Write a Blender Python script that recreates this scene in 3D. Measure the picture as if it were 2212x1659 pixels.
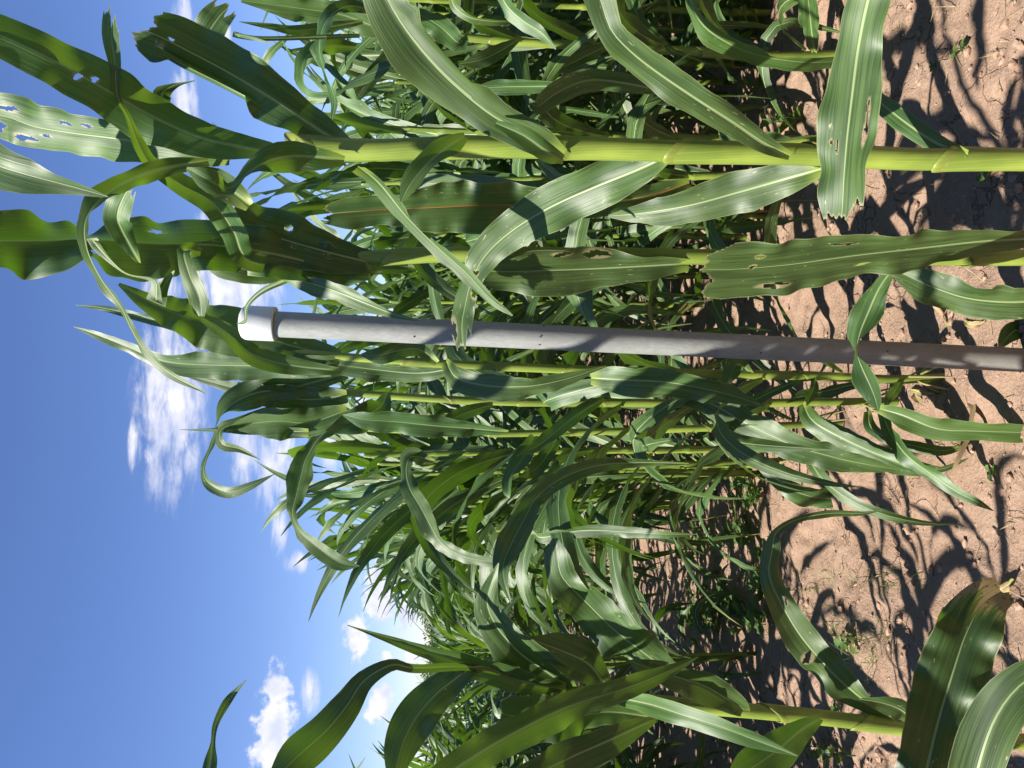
import bpy, bmesh, math, random
import numpy as np
from mathutils import Vector, Matrix

for o in list(bpy.data.objects):
    bpy.data.objects.remove(o)
sc = bpy.context.scene
COL = sc.collection
R = math.radians

# ------------------------------------------------------------------ camera, sky, sun, exposure
CAM_H = 1.45
PITCH = math.atan((1106 - 950) / 1736.0)
F = 1736.0                                   # focal length in units of a 2212 x 1659 picture
cam_pos = np.array([0.0, 0.0, CAM_H])
FWD = np.array([0.0, math.cos(PITCH), -math.sin(PITCH)])
UP = np.array([0.0, math.sin(PITCH), math.cos(PITCH)])
RIGHT = np.array([1.0, 0.0, 0.0])
cd = bpy.data.cameras.new('camera')
cd.sensor_width = 36.0
cd.lens = 36.0 * F / 2212.0
cd.clip_start = 0.05
cd.clip_end = 2000.0
cam = bpy.data.objects.new('camera', cd)
COL.objects.link(cam)
# the phone was held upright and the picture stored lying on its side: the world's "up" points left
mw = Matrix(((-UP[0], RIGHT[0], -FWD[0], cam_pos[0]),
             (-UP[1], RIGHT[1], -FWD[1], cam_pos[1]),
             (-UP[2], RIGHT[2], -FWD[2], cam_pos[2]),
             (0, 0, 0, 1)))
cam.matrix_world = mw
sc.camera = cam

def ray(X, Y):
    return FWD + (829.5 - Y) / F * RIGHT - (X - 1106.0) / F * UP

SUN_EL = R(48)
SUN_AZ = R(-116)        # azimuth of the sun from +y (forward) towards +x: left and a little behind
sun_dir = np.array([math.cos(SUN_EL) * math.sin(SUN_AZ), math.cos(SUN_EL) * math.cos(SUN_AZ), math.sin(SUN_EL)])

world = bpy.data.worlds.new('World')
sc.world = world
world.use_nodes = True
wt = world.node_tree
for n in list(wt.nodes):
    wt.nodes.remove(n)

class NT:
    """small helper to write node graphs as expressions"""
    def __init__(self, tree):
        self.t = tree
    def node(self, kind, **kw):
        n = self.t.nodes.new(kind)
        for k, v in kw.items():
            setattr(n, k, v)
        return n
    def put(self, sock, v):
        if isinstance(v, bpy.types.NodeSocket):
            self.t.links.new(v, sock)
        elif v is not None:
            sock.default_value = v
    def m(self, op, a, b=None, c=None, clamp=False):
        n = self.node('ShaderNodeMath', operation=op, use_clamp=clamp)
        self.put(n.inputs[0], a)
        self.put(n.inputs[1], b)
        self.put(n.inputs[2], c)
        return n.outputs[0]
    def mix(self, f, a, b):
        n = self.node('ShaderNodeMix', data_type='RGBA')
        self.put(n.inputs[0], f)
        self.put(n.inputs[6], a)
        self.put(n.inputs[7], b)
        return n.outputs[2]
    def noise(self, vec, scale, detail=4, rough=0.5, dist=0.0):
        n = self.node('ShaderNodeTexNoise')
        self.put(n.inputs['Vector'], vec)
        n.inputs['Scale'].default_value = scale
        n.inputs['Detail'].default_value = detail
        n.inputs['Roughness'].default_value = rough
        n.inputs['Distortion'].default_value = dist
        return n.outputs['Fac']
    def ramp(self, f, stops, interp='LINEAR'):
        n = self.node('ShaderNodeValToRGB')
        self.put(n.inputs[0], f)
        cr = n.color_ramp
        cr.interpolation = interp
        while len(cr.elements) < len(stops):
            cr.elements.new(0.5)
        for e, (p, c) in zip(cr.elements, stops):
            e.position = p
            e.color = c if len(c) == 4 else (*c, 1)
        return n.outputs[0]
    def smooth(self, v, a, b):
        n = self.node('ShaderNodeMapRange', interpolation_type='SMOOTHSTEP')
        self.put(n.inputs[0], v)
        n.inputs[1].default_value = a
        n.inputs[2].default_value = b
        return n.outputs[0]
    def mapping(self, vec, scale=(1, 1, 1), loc=(0, 0, 0)):
        n = self.node('ShaderNodeMapping')
        self.put(n.inputs[0], vec)
        n.inputs['Scale'].default_value = scale
        n.inputs['Location'].default_value = loc
        return n.outputs[0]
    def comb(self, x, y, z=0.0):
        n = self.node('ShaderNodeCombineXYZ')
        self.put(n.inputs[0], x); self.put(n.inputs[1], y); self.put(n.inputs[2], z)
        return n.outputs[0]

w = NT(wt)
sky = w.node('ShaderNodeTexSky', sky_type='NISHITA', sun_disc=False, sun_elevation=SUN_EL,
             sun_rotation=SUN_AZ, altitude=900, air_density=1.0, dust_density=0.0, ozone_density=2.5)
tc = w.node('ShaderNodeTexCoord')
sep = w.node('ShaderNodeSeparateXYZ')
wt.links.new(tc.outputs['Generated'], sep.inputs[0])
az0 = w.m('ARCTAN2', sep.outputs[0], sep.outputs[1])
az = w.m('WRAP', az0, math.radians(60), math.radians(-60))     # the same kinds of clouds go on all round
el = w.m('ARCSINE', sep.outputs[2])

vec2 = w.comb(az, el, 0.0)
def azel(X, Y):
    d = ray(X, Y); d = d / np.linalg.norm(d)
    return math.atan2(d[0], d[1]), math.asin(d[2])

def cloud_field(rects):
    acc = None
    for (x0, x1, y0, y1, k) in rects:
        a, e = azel((x0 + x1) / 2, (y0 + y1) / 2)
        sa = abs(y1 - y0) / 2 / F * (0.55 + 0.6 * k)
        se = abs(x1 - x0) / 2 / F * (0.55 + 0.6 * k)
        ma = w.node('ShaderNodeVectorMath', operation='MULTIPLY_ADD')
        wt.links.new(vec2, ma.inputs[0])
        ma.inputs[1].default_value = (1 / sa, 1 / se, 0)
        ma.inputs[2].default_value = (-a / sa, -e / se, 0)
        ln = w.node('ShaderNodeVectorMath', operation='LENGTH')
        wt.links.new(ma.outputs[0], ln.inputs[0])
        acc = ln.outputs['Value'] if acc is None else w.m('MINIMUM', acc, ln.outputs['Value'])
    return w.m('MAXIMUM', w.m('SUBTRACT', 1.15, acc), 0.0)

streaks = [(300, 440, 640, 1080, .95), (276, 298, 890, 1020, .7), (410, 590, 530, 730, 1.2), (500, 565, 905, 1050, 1.1),
           (555, 640, 920, 1100, 1.2), (585, 622, 1080, 1210, .7), (688, 735, 910, 1030, 1.1), (370, 432, 150, 280, .8),
           (375, 420, -30, 120, .7), (430, 525, 430, 545, .9), (470, 500, 30, 120, .8), (600, 680, 1180, 1250, .4),
           (300, 400, 560, 700, .6), (640, 700, 1430, 1560, .35)]
puffs = [(785, 868, 1185, 1335, 1.15), (858, 915, 1280, 1358, 1.1), (742, 800, 1330, 1425, 1.1), (545, 632, 1490, 1700, 1.0), (570, 628, 1425, 1540, .8),
         (755, 825, 125, 195, 1), (762, 805, 1040, 1100, 1), (820, 850, 1400, 1440, .8), (790, 850, 1480, 1570, .9),
         (760, 800, 815, 880, .8), (870, 905, 1400, 1450, .8), (800, 850, 640, 700, .8), (820, 860, 300, 420, .8)]
n1 = w.noise(w.mapping(vec2, (9, 34, 1)), 2.2, 8, 0.62, 0.3)
n2 = w.noise(w.mapping(vec2, (1, 1.15, 1)), 46.0, 8, 0.58, 0.1)
sf = cloud_field(streaks)
pf = cloud_field(puffs)
s1 = w.smooth(w.m('ADD', w.m('MULTIPLY', sf, 1.05), w.m('MULTIPLY', w.m('SUBTRACT', n1, 0.5), 2.6)), 0.05, 1.2)
s1 = w.m('MULTIPLY', w.m('MULTIPLY', s1, 0.95), w.smooth(sf, 0.0, 0.5))
s2 = w.smooth(w.m('ADD', pf, w.m('MULTIPLY', w.m('SUBTRACT', n2, 0.52), 1.9)), 0.22, 0.60)
s2 = w.m('MULTIPLY', s2, w.smooth(pf, 0.0, 0.2))
dens = w.m('MAXIMUM', s1, s2, clamp=True)
n3 = w.noise(w.mapping(vec2, (1, 1, 1), (3.1, 1.7, 0)), 30.0, 4, 0.5)
cloud_col = w.mix(w.smooth(n3, 0.35, 0.65), (0.66, 0.70, 0.88, 1), (0.96, 0.95, 1.0, 1))
hs = w.node('ShaderNodeHueSaturation')
wt.links.new(sky.outputs[0], hs.inputs['Color'])
hs.inputs['Saturation'].default_value = 1.10
hs.inputs['Hue'].default_value = 0.503
hs.inputs['Value'].default_value = 1.25
tint = w.node('ShaderNodeMix', data_type='RGBA', blend_type='MULTIPLY')
tint.inputs[0].default_value = 1.0
tint.inputs[7].default_value = (0.97, 0.94, 1.13, 1)
wt.links.new(hs.outputs[0], tint.inputs[6])
bg1 = w.node('ShaderNodeBackground')
SKY_STRENGTH = 0.055
bg1.inputs['Strength'].default_value = SKY_STRENGTH
wt.links.new(tint.outputs[2], bg1.inputs['Color'])
bg2 = w.node('ShaderNodeBackground')
bg2.inputs['Strength'].default_value = 0.52
wt.links.new(cloud_col, bg2.inputs['Color'])
ms = w.node('ShaderNodeMixShader')
wt.links.new(dens, ms.inputs[0])
wt.links.new(bg1.outputs[0], ms.inputs[1])
wt.links.new(bg2.outputs[0], ms.inputs[2])
wo = w.node('ShaderNodeOutputWorld')
wt.links.new(ms.outputs[0], wo.inputs[0])

world.cycles.sampling_method = 'MANUAL'
world.cycles.sample_map_resolution = 256
sd = bpy.data.lights.new('sun', 'SUN')
sd.energy = 5.0
sd.angle = R(0.55)
sd.color = (1.0, 0.95, 0.86)
sun = bpy.data.objects.new('sun', sd)
COL.objects.link(sun)
sun.rotation_euler = Vector(tuple(sun_dir)).to_track_quat('Z', 'Y').to_euler()
sun.location = (-6, -3, 8)

sc.view_settings.view_transform = 'Standard'
sc.view_settings.look = 'None'
sc.view_settings.exposure = 1.15
sc.view_settings.gamma = 1.0
sc.view_settings.use_curve_mapping = False
sc.cycles.use_denoising = True
sc.cycles.use_adaptive_sampling = True
sc.cycles.adaptive_threshold = 0.02
sc.cycles.max_bounces = 5
sc.cycles.diffuse_bounces = 3
sc.cycles.glossy_bounces = 2
sc.cycles.transmission_bounces = 4

# ------------------------------------------------------------------ helpers
rng = random.Random(7)
nrng = np.random.default_rng(7)

def W(X, Y, D):
    """world point at picture place (X, Y) and distance D straight ahead"""
    r = ray(X, Y)
    return cam_pos + r * (D / r[1])

def RG(reg, x, y):
    """places were measured on nine enlargements (3 x 3) of the photograph"""
    c, r = (reg - 1) % 3, (reg - 1) // 3
    return c * 737.33 + x / 3.0, r * 553.0 + y / 3.0

def G(reg, x, y, z=0.0):
    X, Y = RG(reg, x, y)
    r = ray(X, Y)
    return cam_pos + r * ((z - CAM_H) / r[2])

def mesh_from(name, verts, faces, mat, uv=None, uv2=None, smooth=True):
    me = bpy.data.meshes.new(name)
    me.from_pydata([tuple(v) for v in verts], [], [tuple(f) for f in faces])
    if uv is not None:
        lay = me.uv_layers.new(name='size')
        idx = np.empty(len(me.loops), dtype=np.int32)
        me.loops.foreach_get('vertex_index', idx)
        lay.data.foreach_set('uv', np.asarray(uv, dtype=np.float32)[idx].ravel())
        if uv2 is not None:
            l2 = me.uv_layers.new(name='place')
            l2.data.foreach_set('uv', np.asarray(uv2, dtype=np.float32)[idx].ravel())
    if smooth:
        me.polygons.foreach_set('use_smooth', np.ones(len(me.polygons), dtype=bool))
    me.materials.append(mat)
    me.update()
    return me

def link(name, data, parent=None, loc=None):
    o = bpy.data.objects.new(name, data)
    COL.objects.link(o)
    if parent is not None:
        o.parent = parent
    if loc is not None:
        o.location = tuple(loc)
    return o

def tag(o, label=None, cat=None, group=None, kind=None):
    if label: o['label'] = label
    if cat: o['category'] = cat
    if group: o['group'] = group
    if kind: o['kind'] = kind
    return o

def catmull(P, n):
    """P (k, c) control rows -> n rows evenly spread along the arc length of the first three columns"""
    P = np.asarray(P, float)
    k = len(P)
    Q = np.vstack([2 * P[0] - P[1], P, 2 * P[-1] - P[-2]])
    out = []
    for i in range(k - 1):
        p0, p1, p2, p3 = Q[i], Q[i + 1], Q[i + 2], Q[i + 3]
        for u in np.linspace(0, 1, 14, endpoint=False):
            out.append(0.5 * (2 * p1 + (p2 - p0) * u + (2 * p0 - 5 * p1 + 4 * p2 - p3) * u * u + (3 * p1 - p0 - 3 * p2 + p3) * u ** 3))
    out.append(P[-1])
    out = np.array(out)
    s = np.concatenate([[0], np.cumsum(np.linalg.norm(np.diff(out[:, :3], axis=0), axis=1))])
    t = np.linspace(0, s[-1], n)
    return np.stack([np.interp(t, s, out[:, j]) for j in range(out.shape[1])], 1), t

def unit(a):
    return a / np.maximum(np.linalg.norm(a, axis=-1, keepdims=True), 1e-9)

RIM = [None]
def leaf_geo(mid, C, N, hw, t, na=8, fold=0.35, cup=0.0, ruffle=0.006, freq=7.0, seed=0, torn=0.0, holes=(), curl=None, basefold=0.9):
    """a corn leaf blade: midrib line, cross directions, half widths -> verts, faces, uv in metres, uv 0..1"""
    r = random.Random(seed)
    n = len(mid)
    L = t[-1]
    s = np.linspace(-1, 1, na + 1)
    tt = t / max(L, 1e-6)
    f = fold + (basefold - fold) * np.exp(-tt / 0.07)
    V = np.zeros((n, na + 1, 3))
    ph = [r.uniform(0, 6.28) for _ in range(8)]
    freq = freq * r.uniform(.7, 1.25)
    env = np.clip(tt / 0.12, 0, 1) * np.clip((1 - tt) / 0.2, 0.15, 1)
    for j, sj in enumerate(s):
        a = abs(sj)
        side = 0 if sj < 0 else 1
        x = hw * sj * np.cos(f * (1 - 0.25 * a))
        z = hw * a * np.sin(f) * (1 - 0.35 * a) - cup * hw * a * a
        wv = (np.sin(2 * math.pi * freq * t + ph[side]) * 0.65 + np.sin(2 * math.pi * freq * 1.73 * t + ph[2 + side]) * 0.35
              + 0.25 * np.sin(2 * math.pi * freq * 3.1 * t + ph[4 + side]))
        wv = wv * (0.25 + 1.0 * np.abs(np.sin(2 * math.pi * 1.9 * t + ph[6 + side]))) + 0.6 * np.sin(2 * math.pi * freq * .41 * t + ph[5 - side])
        z = z + 1.5 * ruffle * wv * (a ** 1.7) * env * np.clip(hw / 0.03, 0, 1.3)
        if curl is not None and a > 0.05:
            cs, c0, c1, ang = curl
            if (cs > 0) == (sj > 0):
                kk = np.clip((tt - c0) / 0.06, 0, 1) * np.clip((c1 - tt) / 0.06, 0, 1)
                th = ang * kk
                hinge = 0.35
                over = np.clip(a - hinge, 0, None)
                rad = hw * (1 - hinge) / np.maximum(th, 1e-3)
                av = over / (1 - hinge) * th
                cx = np.where(th > 0.02, hw * hinge + rad * np.sin(av), hw * a)
                cz = np.where(th > 0.02, rad * (1 - np.cos(av)), 0)
                x = np.where(kk > 0, np.sign(sj) * cx, x)
                z = np.where(kk > 0, cz + hw * min(a, hinge) * np.sin(f) * 0.5, z)
        V[:, j] = mid + C * x[:, None] + N * z[:, None]
    # ragged outline
    edge = 1 + 0.05 * np.sin(2 * math.pi * 13 * t + ph[6]) * env * 0.6
    V[:, 0] = V[:, 1] + (V[:, 0] - V[:, 1]) * edge[:, None]
    V[:, -1] = V[:, -2] + (V[:, -1] - V[:, -2]) * edge[::-1][:, None]
    verts = V.reshape(-1, 3)
    idx = np.arange(n * (na + 1)).reshape(n, na + 1)
    a_, b_, c_, d_ = idx[:-1, :-1], idx[:-1, 1:], idx[1:, 1:], idx[1:, :-1]
    faces = np.stack([a_, b_, c_, d_], -1)
    keep = np.ones(faces.shape[:2], bool)
    rimv = np.zeros((n, na + 1))
    SV_, TV_ = np.meshgrid(s, tt)
    smid = (s[:-1] + s[1:]) / 2; tmid = (tt[:-1] + tt[1:]) / 2
    SM_, TM_ = np.meshgrid(smid, tmid)
    for (hs_, ht, rs, rt) in holes:
        dx_, dy_ = (SM_ - hs_) / rs, (TM_ - ht) / rt
        th_ = np.arctan2(dy_, dx_)
        lim = 1 + .32 * np.sin(2 * th_ + r.uniform(0, 6)) + .22 * np.sin(3 * th_ + r.uniform(0, 6)) + .15 * np.sin(7 * th_ + r.uniform(0, 6))
        keep &= ~(np.hypot(dx_, dy_) < lim)
        rimv = np.maximum(rimv, np.clip((1.55 - np.hypot((SV_ - hs_) / rs, (TV_ - ht) / rt)) / .35, 0, 1))
    if torn:
        kx = np.linspace(-1, 1, 7)
        cut = np.interp(smid, kx, [r.random() ** 1.5 for _ in kx]) + 0.05 * np.sin(smid * 23 + ph[7])
        keep &= ~(TM_ * L > L - np.clip(cut, 0, 1)[None, :] * torn)
        rimv = np.maximum(rimv, np.clip(1 - (L - np.clip(np.interp(s, smid, cut), 0, 1)[None, :] * torn - TV_ * L) / .004, 0, 1))
    faces = faces[keep].reshape(-1, 4)
    uv = np.stack([(hw[:, None] * s[None, :]), np.repeat(t[:, None], na + 1, 1)], -1).reshape(-1, 2)
    uv2 = np.stack([np.repeat((s * 0.5 + 0.5)[None, :], n, 0), np.repeat(tt[:, None], na + 1, 1)], -1).reshape(-1, 2)
    if holes or torn:
        RIM[0] = rimv.ravel()
    return verts, faces, uv, uv2

# ------------------------------------------------------------------ materials
def new_mat(name):
    m = bpy.data.materials.new(name)
    m.use_nodes = True
    t = m.node_tree
    for n in list(t.nodes):
        t.nodes.remove(n)
    return m, NT(t), t

def out_surface(nt, t, shader, disp=None):
    o = nt.node('ShaderNodeOutputMaterial')
    t.links.new(shader, o.inputs[0])

def bump(nt, t, h, strength, dist):
    b = nt.node('ShaderNodeBump')
    b.inputs['Strength'].default_value = strength
    b.inputs['Distance'].default_value = dist
    t.links.new(h, b.inputs['Height'])
    return b.outputs[0]

def leaf_material(name, dark=(0.024, 0.058, 0.012), mid=(0.070, 0.132, 0.030), rib=(0.27, 0.35, 0.15), trans=(0.13, 0.28, 0.010),
                  tfac=0.20, red=0.0, brown=0.0, rough=0.38, fleck=1.0):
    m, nt, t = new_mat(name)
    u1 = nt.node('ShaderNodeUVMap', uv_map='size')
    u2 = nt.node('ShaderNodeUVMap', uv_map='place')
    s1 = nt.node('ShaderNodeSeparateXYZ'); t.links.new(u1.outputs[0], s1.inputs[0])
    s2 = nt.node('ShaderNodeSeparateXYZ'); t.links.new(u2.outputs[0], s2.inputs[0])
    oi = nt.node('ShaderNodeObjectInfo')
    rnd = oi.outputs['Random']
    seedvec = nt.comb(nt.m('ADD', s1.outputs[0], nt.m('MULTIPLY', rnd, 31.0)), s1.outputs[1], rnd)
    # veins along the blade
    veins = nt.noise(nt.mapping(seedvec, (520, 6, 1)), 1.0, 2, 0.6)
    broad = nt.noise(nt.mapping(seedvec, (70, 5, 1)), 1.0, 3, 0.55)
    patch = nt.noise(nt.mapping(seedvec, (18, 9, 1)), 1.0, 3, 0.6)
    col = nt.mix(nt.smooth(nt.m('ADD', nt.m('MULTIPLY', veins, 0.5), nt.m('MULTIPLY', broad, 0.5)), 0.40, 0.60), (*dark, 1), (*mid, 1))
    hsv = nt.node('ShaderNodeHueSaturation')
    t.links.new(col, hsv.inputs['Color'])
    nt.put(hsv.inputs['Hue'], nt.m('ADD', 0.485, nt.m('MULTIPLY', rnd, 0.028)))
    nt.put(hsv.inputs['Value'], nt.m('ADD', 0.80, nt.m('ADD', nt.m('MULTIPLY', patch, 0.25), nt.m('MULTIPLY', rnd, 0.25))))
    col = hsv.outputs[0]
    # feeding scars: short pale dashes along the veins
    fl = nt.noise(nt.mapping(seedvec, (330, 55, 1), (4, 2, 0)), 1.0, 2, 0.5)
    flm = nt.m('MULTIPLY', nt.smooth(fl, 0.685, 0.715), nt.smooth(patch, 0.47, 0.60))
    flm = nt.m('MULTIPLY', flm, fleck)
    col = nt.mix(flm, col, (0.38, 0.36, 0.20, 1))
    rim = nt.node('ShaderNodeAttribute', attribute_name='rim')
    col = nt.mix(nt.m('MULTIPLY', rim.outputs['Fac'], 0.8), col, (0.34, 0.29, 0.15, 1))
    # midrib, narrowing towards the tip
    au = nt.m('ABSOLUTE', s1.outputs[0])
    rw = nt.m('MULTIPLY', nt.m('POWER', nt.m('SUBTRACT', 1.0, nt.m('MULTIPLY', s2.outputs[1], 0.93)), 1.0), 0.0027)
    ribm = nt.m('SUBTRACT', 1.0, nt.smooth(nt.m('DIVIDE', au, nt.m('ADD', rw, 0.0004)), 0.55, 1.05))
    ribcol = (*rib, 1)
    if red:
        rc = nt.noise(nt.mapping(seedvec, (300, 3, 1)), 1.0, 2, 0.5)
        ribcol = nt.mix(nt.smooth(rc, 0.42, 0.52), (0.45, 0.46, 0.12, 1), (0.33, 0.07, 0.015, 1))
    col = nt.mix(nt.m('MULTIPLY', ribm, 0.9), col, ribcol)
    # thin pale margin and a yellowed collar at the foot
    em = nt.smooth(nt.m('ABSOLUTE', nt.m('SUBTRACT', s2.outputs[0], 0.5)), 0.478, 0.496)
    col = nt.mix(nt.m('MULTIPLY', em, 0.55), col, (0.30, 0.30, 0.14, 1))
    foot = nt.m('SUBTRACT', 1.0, nt.smooth(s1.outputs[1], 0.004, 0.035))
    col = nt.mix(nt.m('MULTIPLY', foot, 0.8), col, (0.22, 0.29, 0.04, 1))
    tcol = nt.mix(nt.m('MULTIPLY', ribm, 0.6), (*trans, 1), (0.20, 0.30, 0.05, 1))
    tcol = nt.mix(nt.smooth(broad, 0.35, 0.65), tcol, nt.mix(0.5, tcol, (0.10, 0.24, 0.01, 1)))
    tf = tfac
    if brown:
        tipn = nt.noise(nt.mapping(seedvec, (190, 14, 1)), 1.0, 4, 0.6)
        tm = nt.smooth(nt.m('ADD', s2.outputs[1], nt.m('MULTIPLY', nt.m('SUBTRACT', tipn, 0.5), 0.34)), brown, brown + 0.03)
        spots = nt.smooth(nt.noise(nt.mapping(seedvec, (260, 260, 1)), 1.0, 1, 0.5), 0.62, 0.68)
        bc = nt.mix(spots, (0.36, 0.25, 0.10, 1), (0.07, 0.045, 0.02, 1))
        ring = nt.m('MULTIPLY', nt.smooth(nt.m('ADD', s2.outputs[1], nt.m('MULTIPLY', nt.m('SUBTRACT', tipn, 0.5), 0.34)), brown - 0.06, brown), 0.8)
        col = nt.mix(ring, col, (0.16, 0.18, 0.02, 1))
        col = nt.mix(tm, col, bc)
        tcol = nt.mix(tm, tcol, (0.25, 0.15, 0.04, 1))
    p = nt.node('ShaderNodeBsdfPrincipled')
    t.links.new(col, p.inputs['Base Color'])
    p.inputs['IOR'].default_value = 1.5
    p.inputs['Specular IOR Level'].default_value = 0.7
    nt.put(p.inputs['Roughness'], nt.m('ADD', rough, nt.m('ADD', nt.m('MULTIPLY', broad, 0.14), nt.m('MULTIPLY', patch, 0.14))))
    hgt = nt.m('ADD', nt.m('MULTIPLY', veins, 0.6), nt.m('ADD', nt.m('MULTIPLY', broad, 0.8), nt.m('MULTIPLY', ribm, 1.2)))
    nb = bump(nt, t, hgt, 0.55, 0.0012)
    t.links.new(nb, p.inputs['Normal'])
    tr = nt.node('ShaderNodeBsdfTranslucent')
    t.links.new(tcol, tr.inputs[0])
    mx = nt.node('ShaderNodeMixShader')
    mx.inputs[0].default_value = tf
    t.links.new(p.outputs[0], mx.inputs[1])
    t.links.new(tr.outputs[0], mx.inputs[2])
    out_surface(nt, t, mx.outputs[0])
    return m

M_LEAF = leaf_material('corn_leaf')
M_LEAF_Y = leaf_material('corn_leaf_young', dark=(0.034, 0.078, 0.013), mid=(0.080, 0.148, 0.030), trans=(0.19, 0.34, 0.018), tfac=0.32, fleck=0.5)
M_LEAF_RED = leaf_material('corn_leaf_red_rib', red=1.0, mid=(0.058, 0.100, 0.018), trans=(0.20, 0.31, 0.015))
M_LEAF_BROWN = leaf_material('corn_leaf_dead_tip', brown=0.89, dark=(0.014, 0.038, 0.006), mid=(0.040, 0.080, 0.016))
M_DRY = leaf_material('dry_leaf', dark=(0.28, 0.18, 0.08), mid=(0.46, 0.33, 0.16), rib=(0.5, 0.42, 0.27), trans=(0.35, 0.25, 0.12), tfac=0.25, rough=0.7, fleck=0.0)
M_LEAF_FAR = leaf_material('corn_leaf_far', fleck=0.0)

def stalk_material(name, a, b, foot=(0.30, 0.20, 0.10)):
    m, nt, t = new_mat(name)
    u1 = nt.node('ShaderNodeUVMap', uv_map='size')
    oi = nt.node('ShaderNodeObjectInfo')
    v = nt.mapping(u1.outputs[0], (1, 1, 1))
    fine = nt.noise(nt.mapping(v, (420, 3, 1)), 1.0, 2, 0.6)
    soft = nt.noise(nt.mapping(v, (14, 7, 1)), 1.0, 3, 0.55)
    col = nt.mix(nt.smooth(nt.m('ADD', nt.m('MULTIPLY', fine, 0.4), nt.m('MULTIPLY', soft, 0.6)), 0.40, 0.60), (*a, 1), (*b, 1))
    hsv = nt.node('ShaderNodeHueSaturation')
    t.links.new(col, hsv.inputs['Color'])
    nt.put(hsv.inputs['Value'], nt.m('ADD', 0.85, nt.m('MULTIPLY', oi.outputs['Random'], 0.3)))
    scr = nt.noise(nt.mapping(v, (60, 190, 1)), 1.0, 2, 0.5)
    col = nt.mix(nt.m('MULTIPLY', nt.smooth(scr, 0.70, 0.74), 0.6), hsv.outputs[0], (0.45, 0.42, 0.20, 1))
    u2 = nt.node('ShaderNodeUVMap', uv_map='place')
    s2 = nt.node('ShaderNodeSeparateXYZ'); t.links.new(u2.outputs[0], s2.inputs[0])
    if name == 'corn_sheath':
        col = nt.mix(nt.m('MULTIPLY', nt.smooth(nt.m('ADD', s2.outputs[1], nt.m('MULTIPLY', soft, .1)), 0.95, 1.05), .45), col, (0.30, 0.27, 0.06, 1))
        col = nt.mix(nt.m('MULTIPLY', nt.m('SUBTRACT', 1.0, nt.smooth(s2.outputs[1], 0.0, 0.06)), .6), col, (0.11, 0.15, 0.03, 1))
    p = nt.node('ShaderNodeBsdfPrincipled')
    t.links.new(col, p.inputs['Base Color'])
    nt.put(p.inputs['Roughness'], 0.42)
    nb = bump(nt, t, fine, 0.35, 0.0008)
    t.links.new(nb, p.inputs['Normal'])
    out_surface(nt, t, p.outputs[0])
    return m

M_STALK = stalk_material('corn_stalk', (0.09, 0.15, 0.024), (0.20, 0.255, 0.038))
M_SHEATH = stalk_material('corn_sheath', (0.145, 0.205, 0.032), (0.240, 0.300, 0.050))

M_COLLAR = stalk_material('corn_collar', (0.14, 0.18, 0.03), (0.24, 0.27, 0.05))
# soil
M_SOIL, nt, t = new_mat('soil')
geo = nt.node('ShaderNodeNewGeometry')
pos = geo.outputs['Position']
big = nt.noise(pos, 1.3, 5, 0.6)
med = nt.noise(pos, 11.0, 6, 0.65)
fin = nt.noise(pos, 90.0, 5, 0.7)
grit = nt.noise(pos, 420.0, 2, 0.6)
col = nt.ramp(nt.m('ADD', nt.m('MULTIPLY', big, 0.35), nt.m('ADD', nt.m('MULTIPLY', med, 0.35), nt.m('MULTIPLY', fin, 0.30))),
              [(0.30, (0.205, 0.130, 0.086)), (0.48, (0.296, 0.196, 0.139)), (0.62, (0.365, 0.251, 0.183)), (0.8, (0.42, 0.31, 0.235))])
vor = nt.node('ShaderNodeTexVoronoi', feature='DISTANCE_TO_EDGE')
wv = nt.node('ShaderNodeVectorMath', operation='ADD')
t.links.new(pos, wv.inputs[0])
nn = nt.node('ShaderNodeTexNoise'); nn.inputs['Scale'].default_value = 9; nn.inputs['Detail'].default_value = 4
t.links.new(pos, nn.inputs['Vector'])
sv = nt.node('ShaderNodeVectorMath', operation='SCALE'); sv.inputs['Scale'].default_value = 0.22
t.links.new(nn.outputs['Color'], sv.inputs[0])
t.links.new(sv.outputs[0], wv.inputs[1])
t.links.new(wv.outputs[0], vor.inputs['Vector'])
vor.inputs['Scale'].default_value = 5.0
crack = nt.m('MULTIPLY', nt.m('SUBTRACT', 1.0, nt.smooth(vor.outputs['Distance'], 0.004, 0.022)), nt.smooth(nt.noise(pos, 2.1, 3, 0.5), 0.47, 0.56))
col = nt.mix(nt.m('MULTIPLY', crack, 0.35), col, (0.07, 0.042, 0.028, 1))
pits = nt.smooth(nt.noise(pos, 150.0, 2, 0.5), 0.66, 0.74)
col = nt.mix(nt.m('MULTIPLY', pits, 0.55), col, (0.10, 0.06, 0.04, 1))
col = nt.mix(nt.m('MULTIPLY', nt.smooth(grit, 0.68, 0.75), 0.35), col, (0.50, 0.39, 0.30, 1))
p = nt.node('ShaderNodeBsdfPrincipled')
t.links.new(col, p.inputs['Base Color'])
p.inputs['Roughness'].default_value = 0.92
p.inputs['Specular IOR Level'].default_value = 0.15
h = nt.m('ADD', nt.m('MULTIPLY', med, 1.0), nt.m('ADD', nt.m('MULTIPLY', fin, 0.35), nt.m('SUBTRACT', nt.m('MULTIPLY', grit, 0.06), nt.m('ADD', nt.m('MULTIPLY', crack, 0.5), nt.m('MULTIPLY', pits, 0.16)))))
nb = bump(nt, t, h, 0.9, 0.022)
t.links.new(nb, p.inputs['Normal'])
out_surface(nt, t, p.outputs[0])

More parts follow.
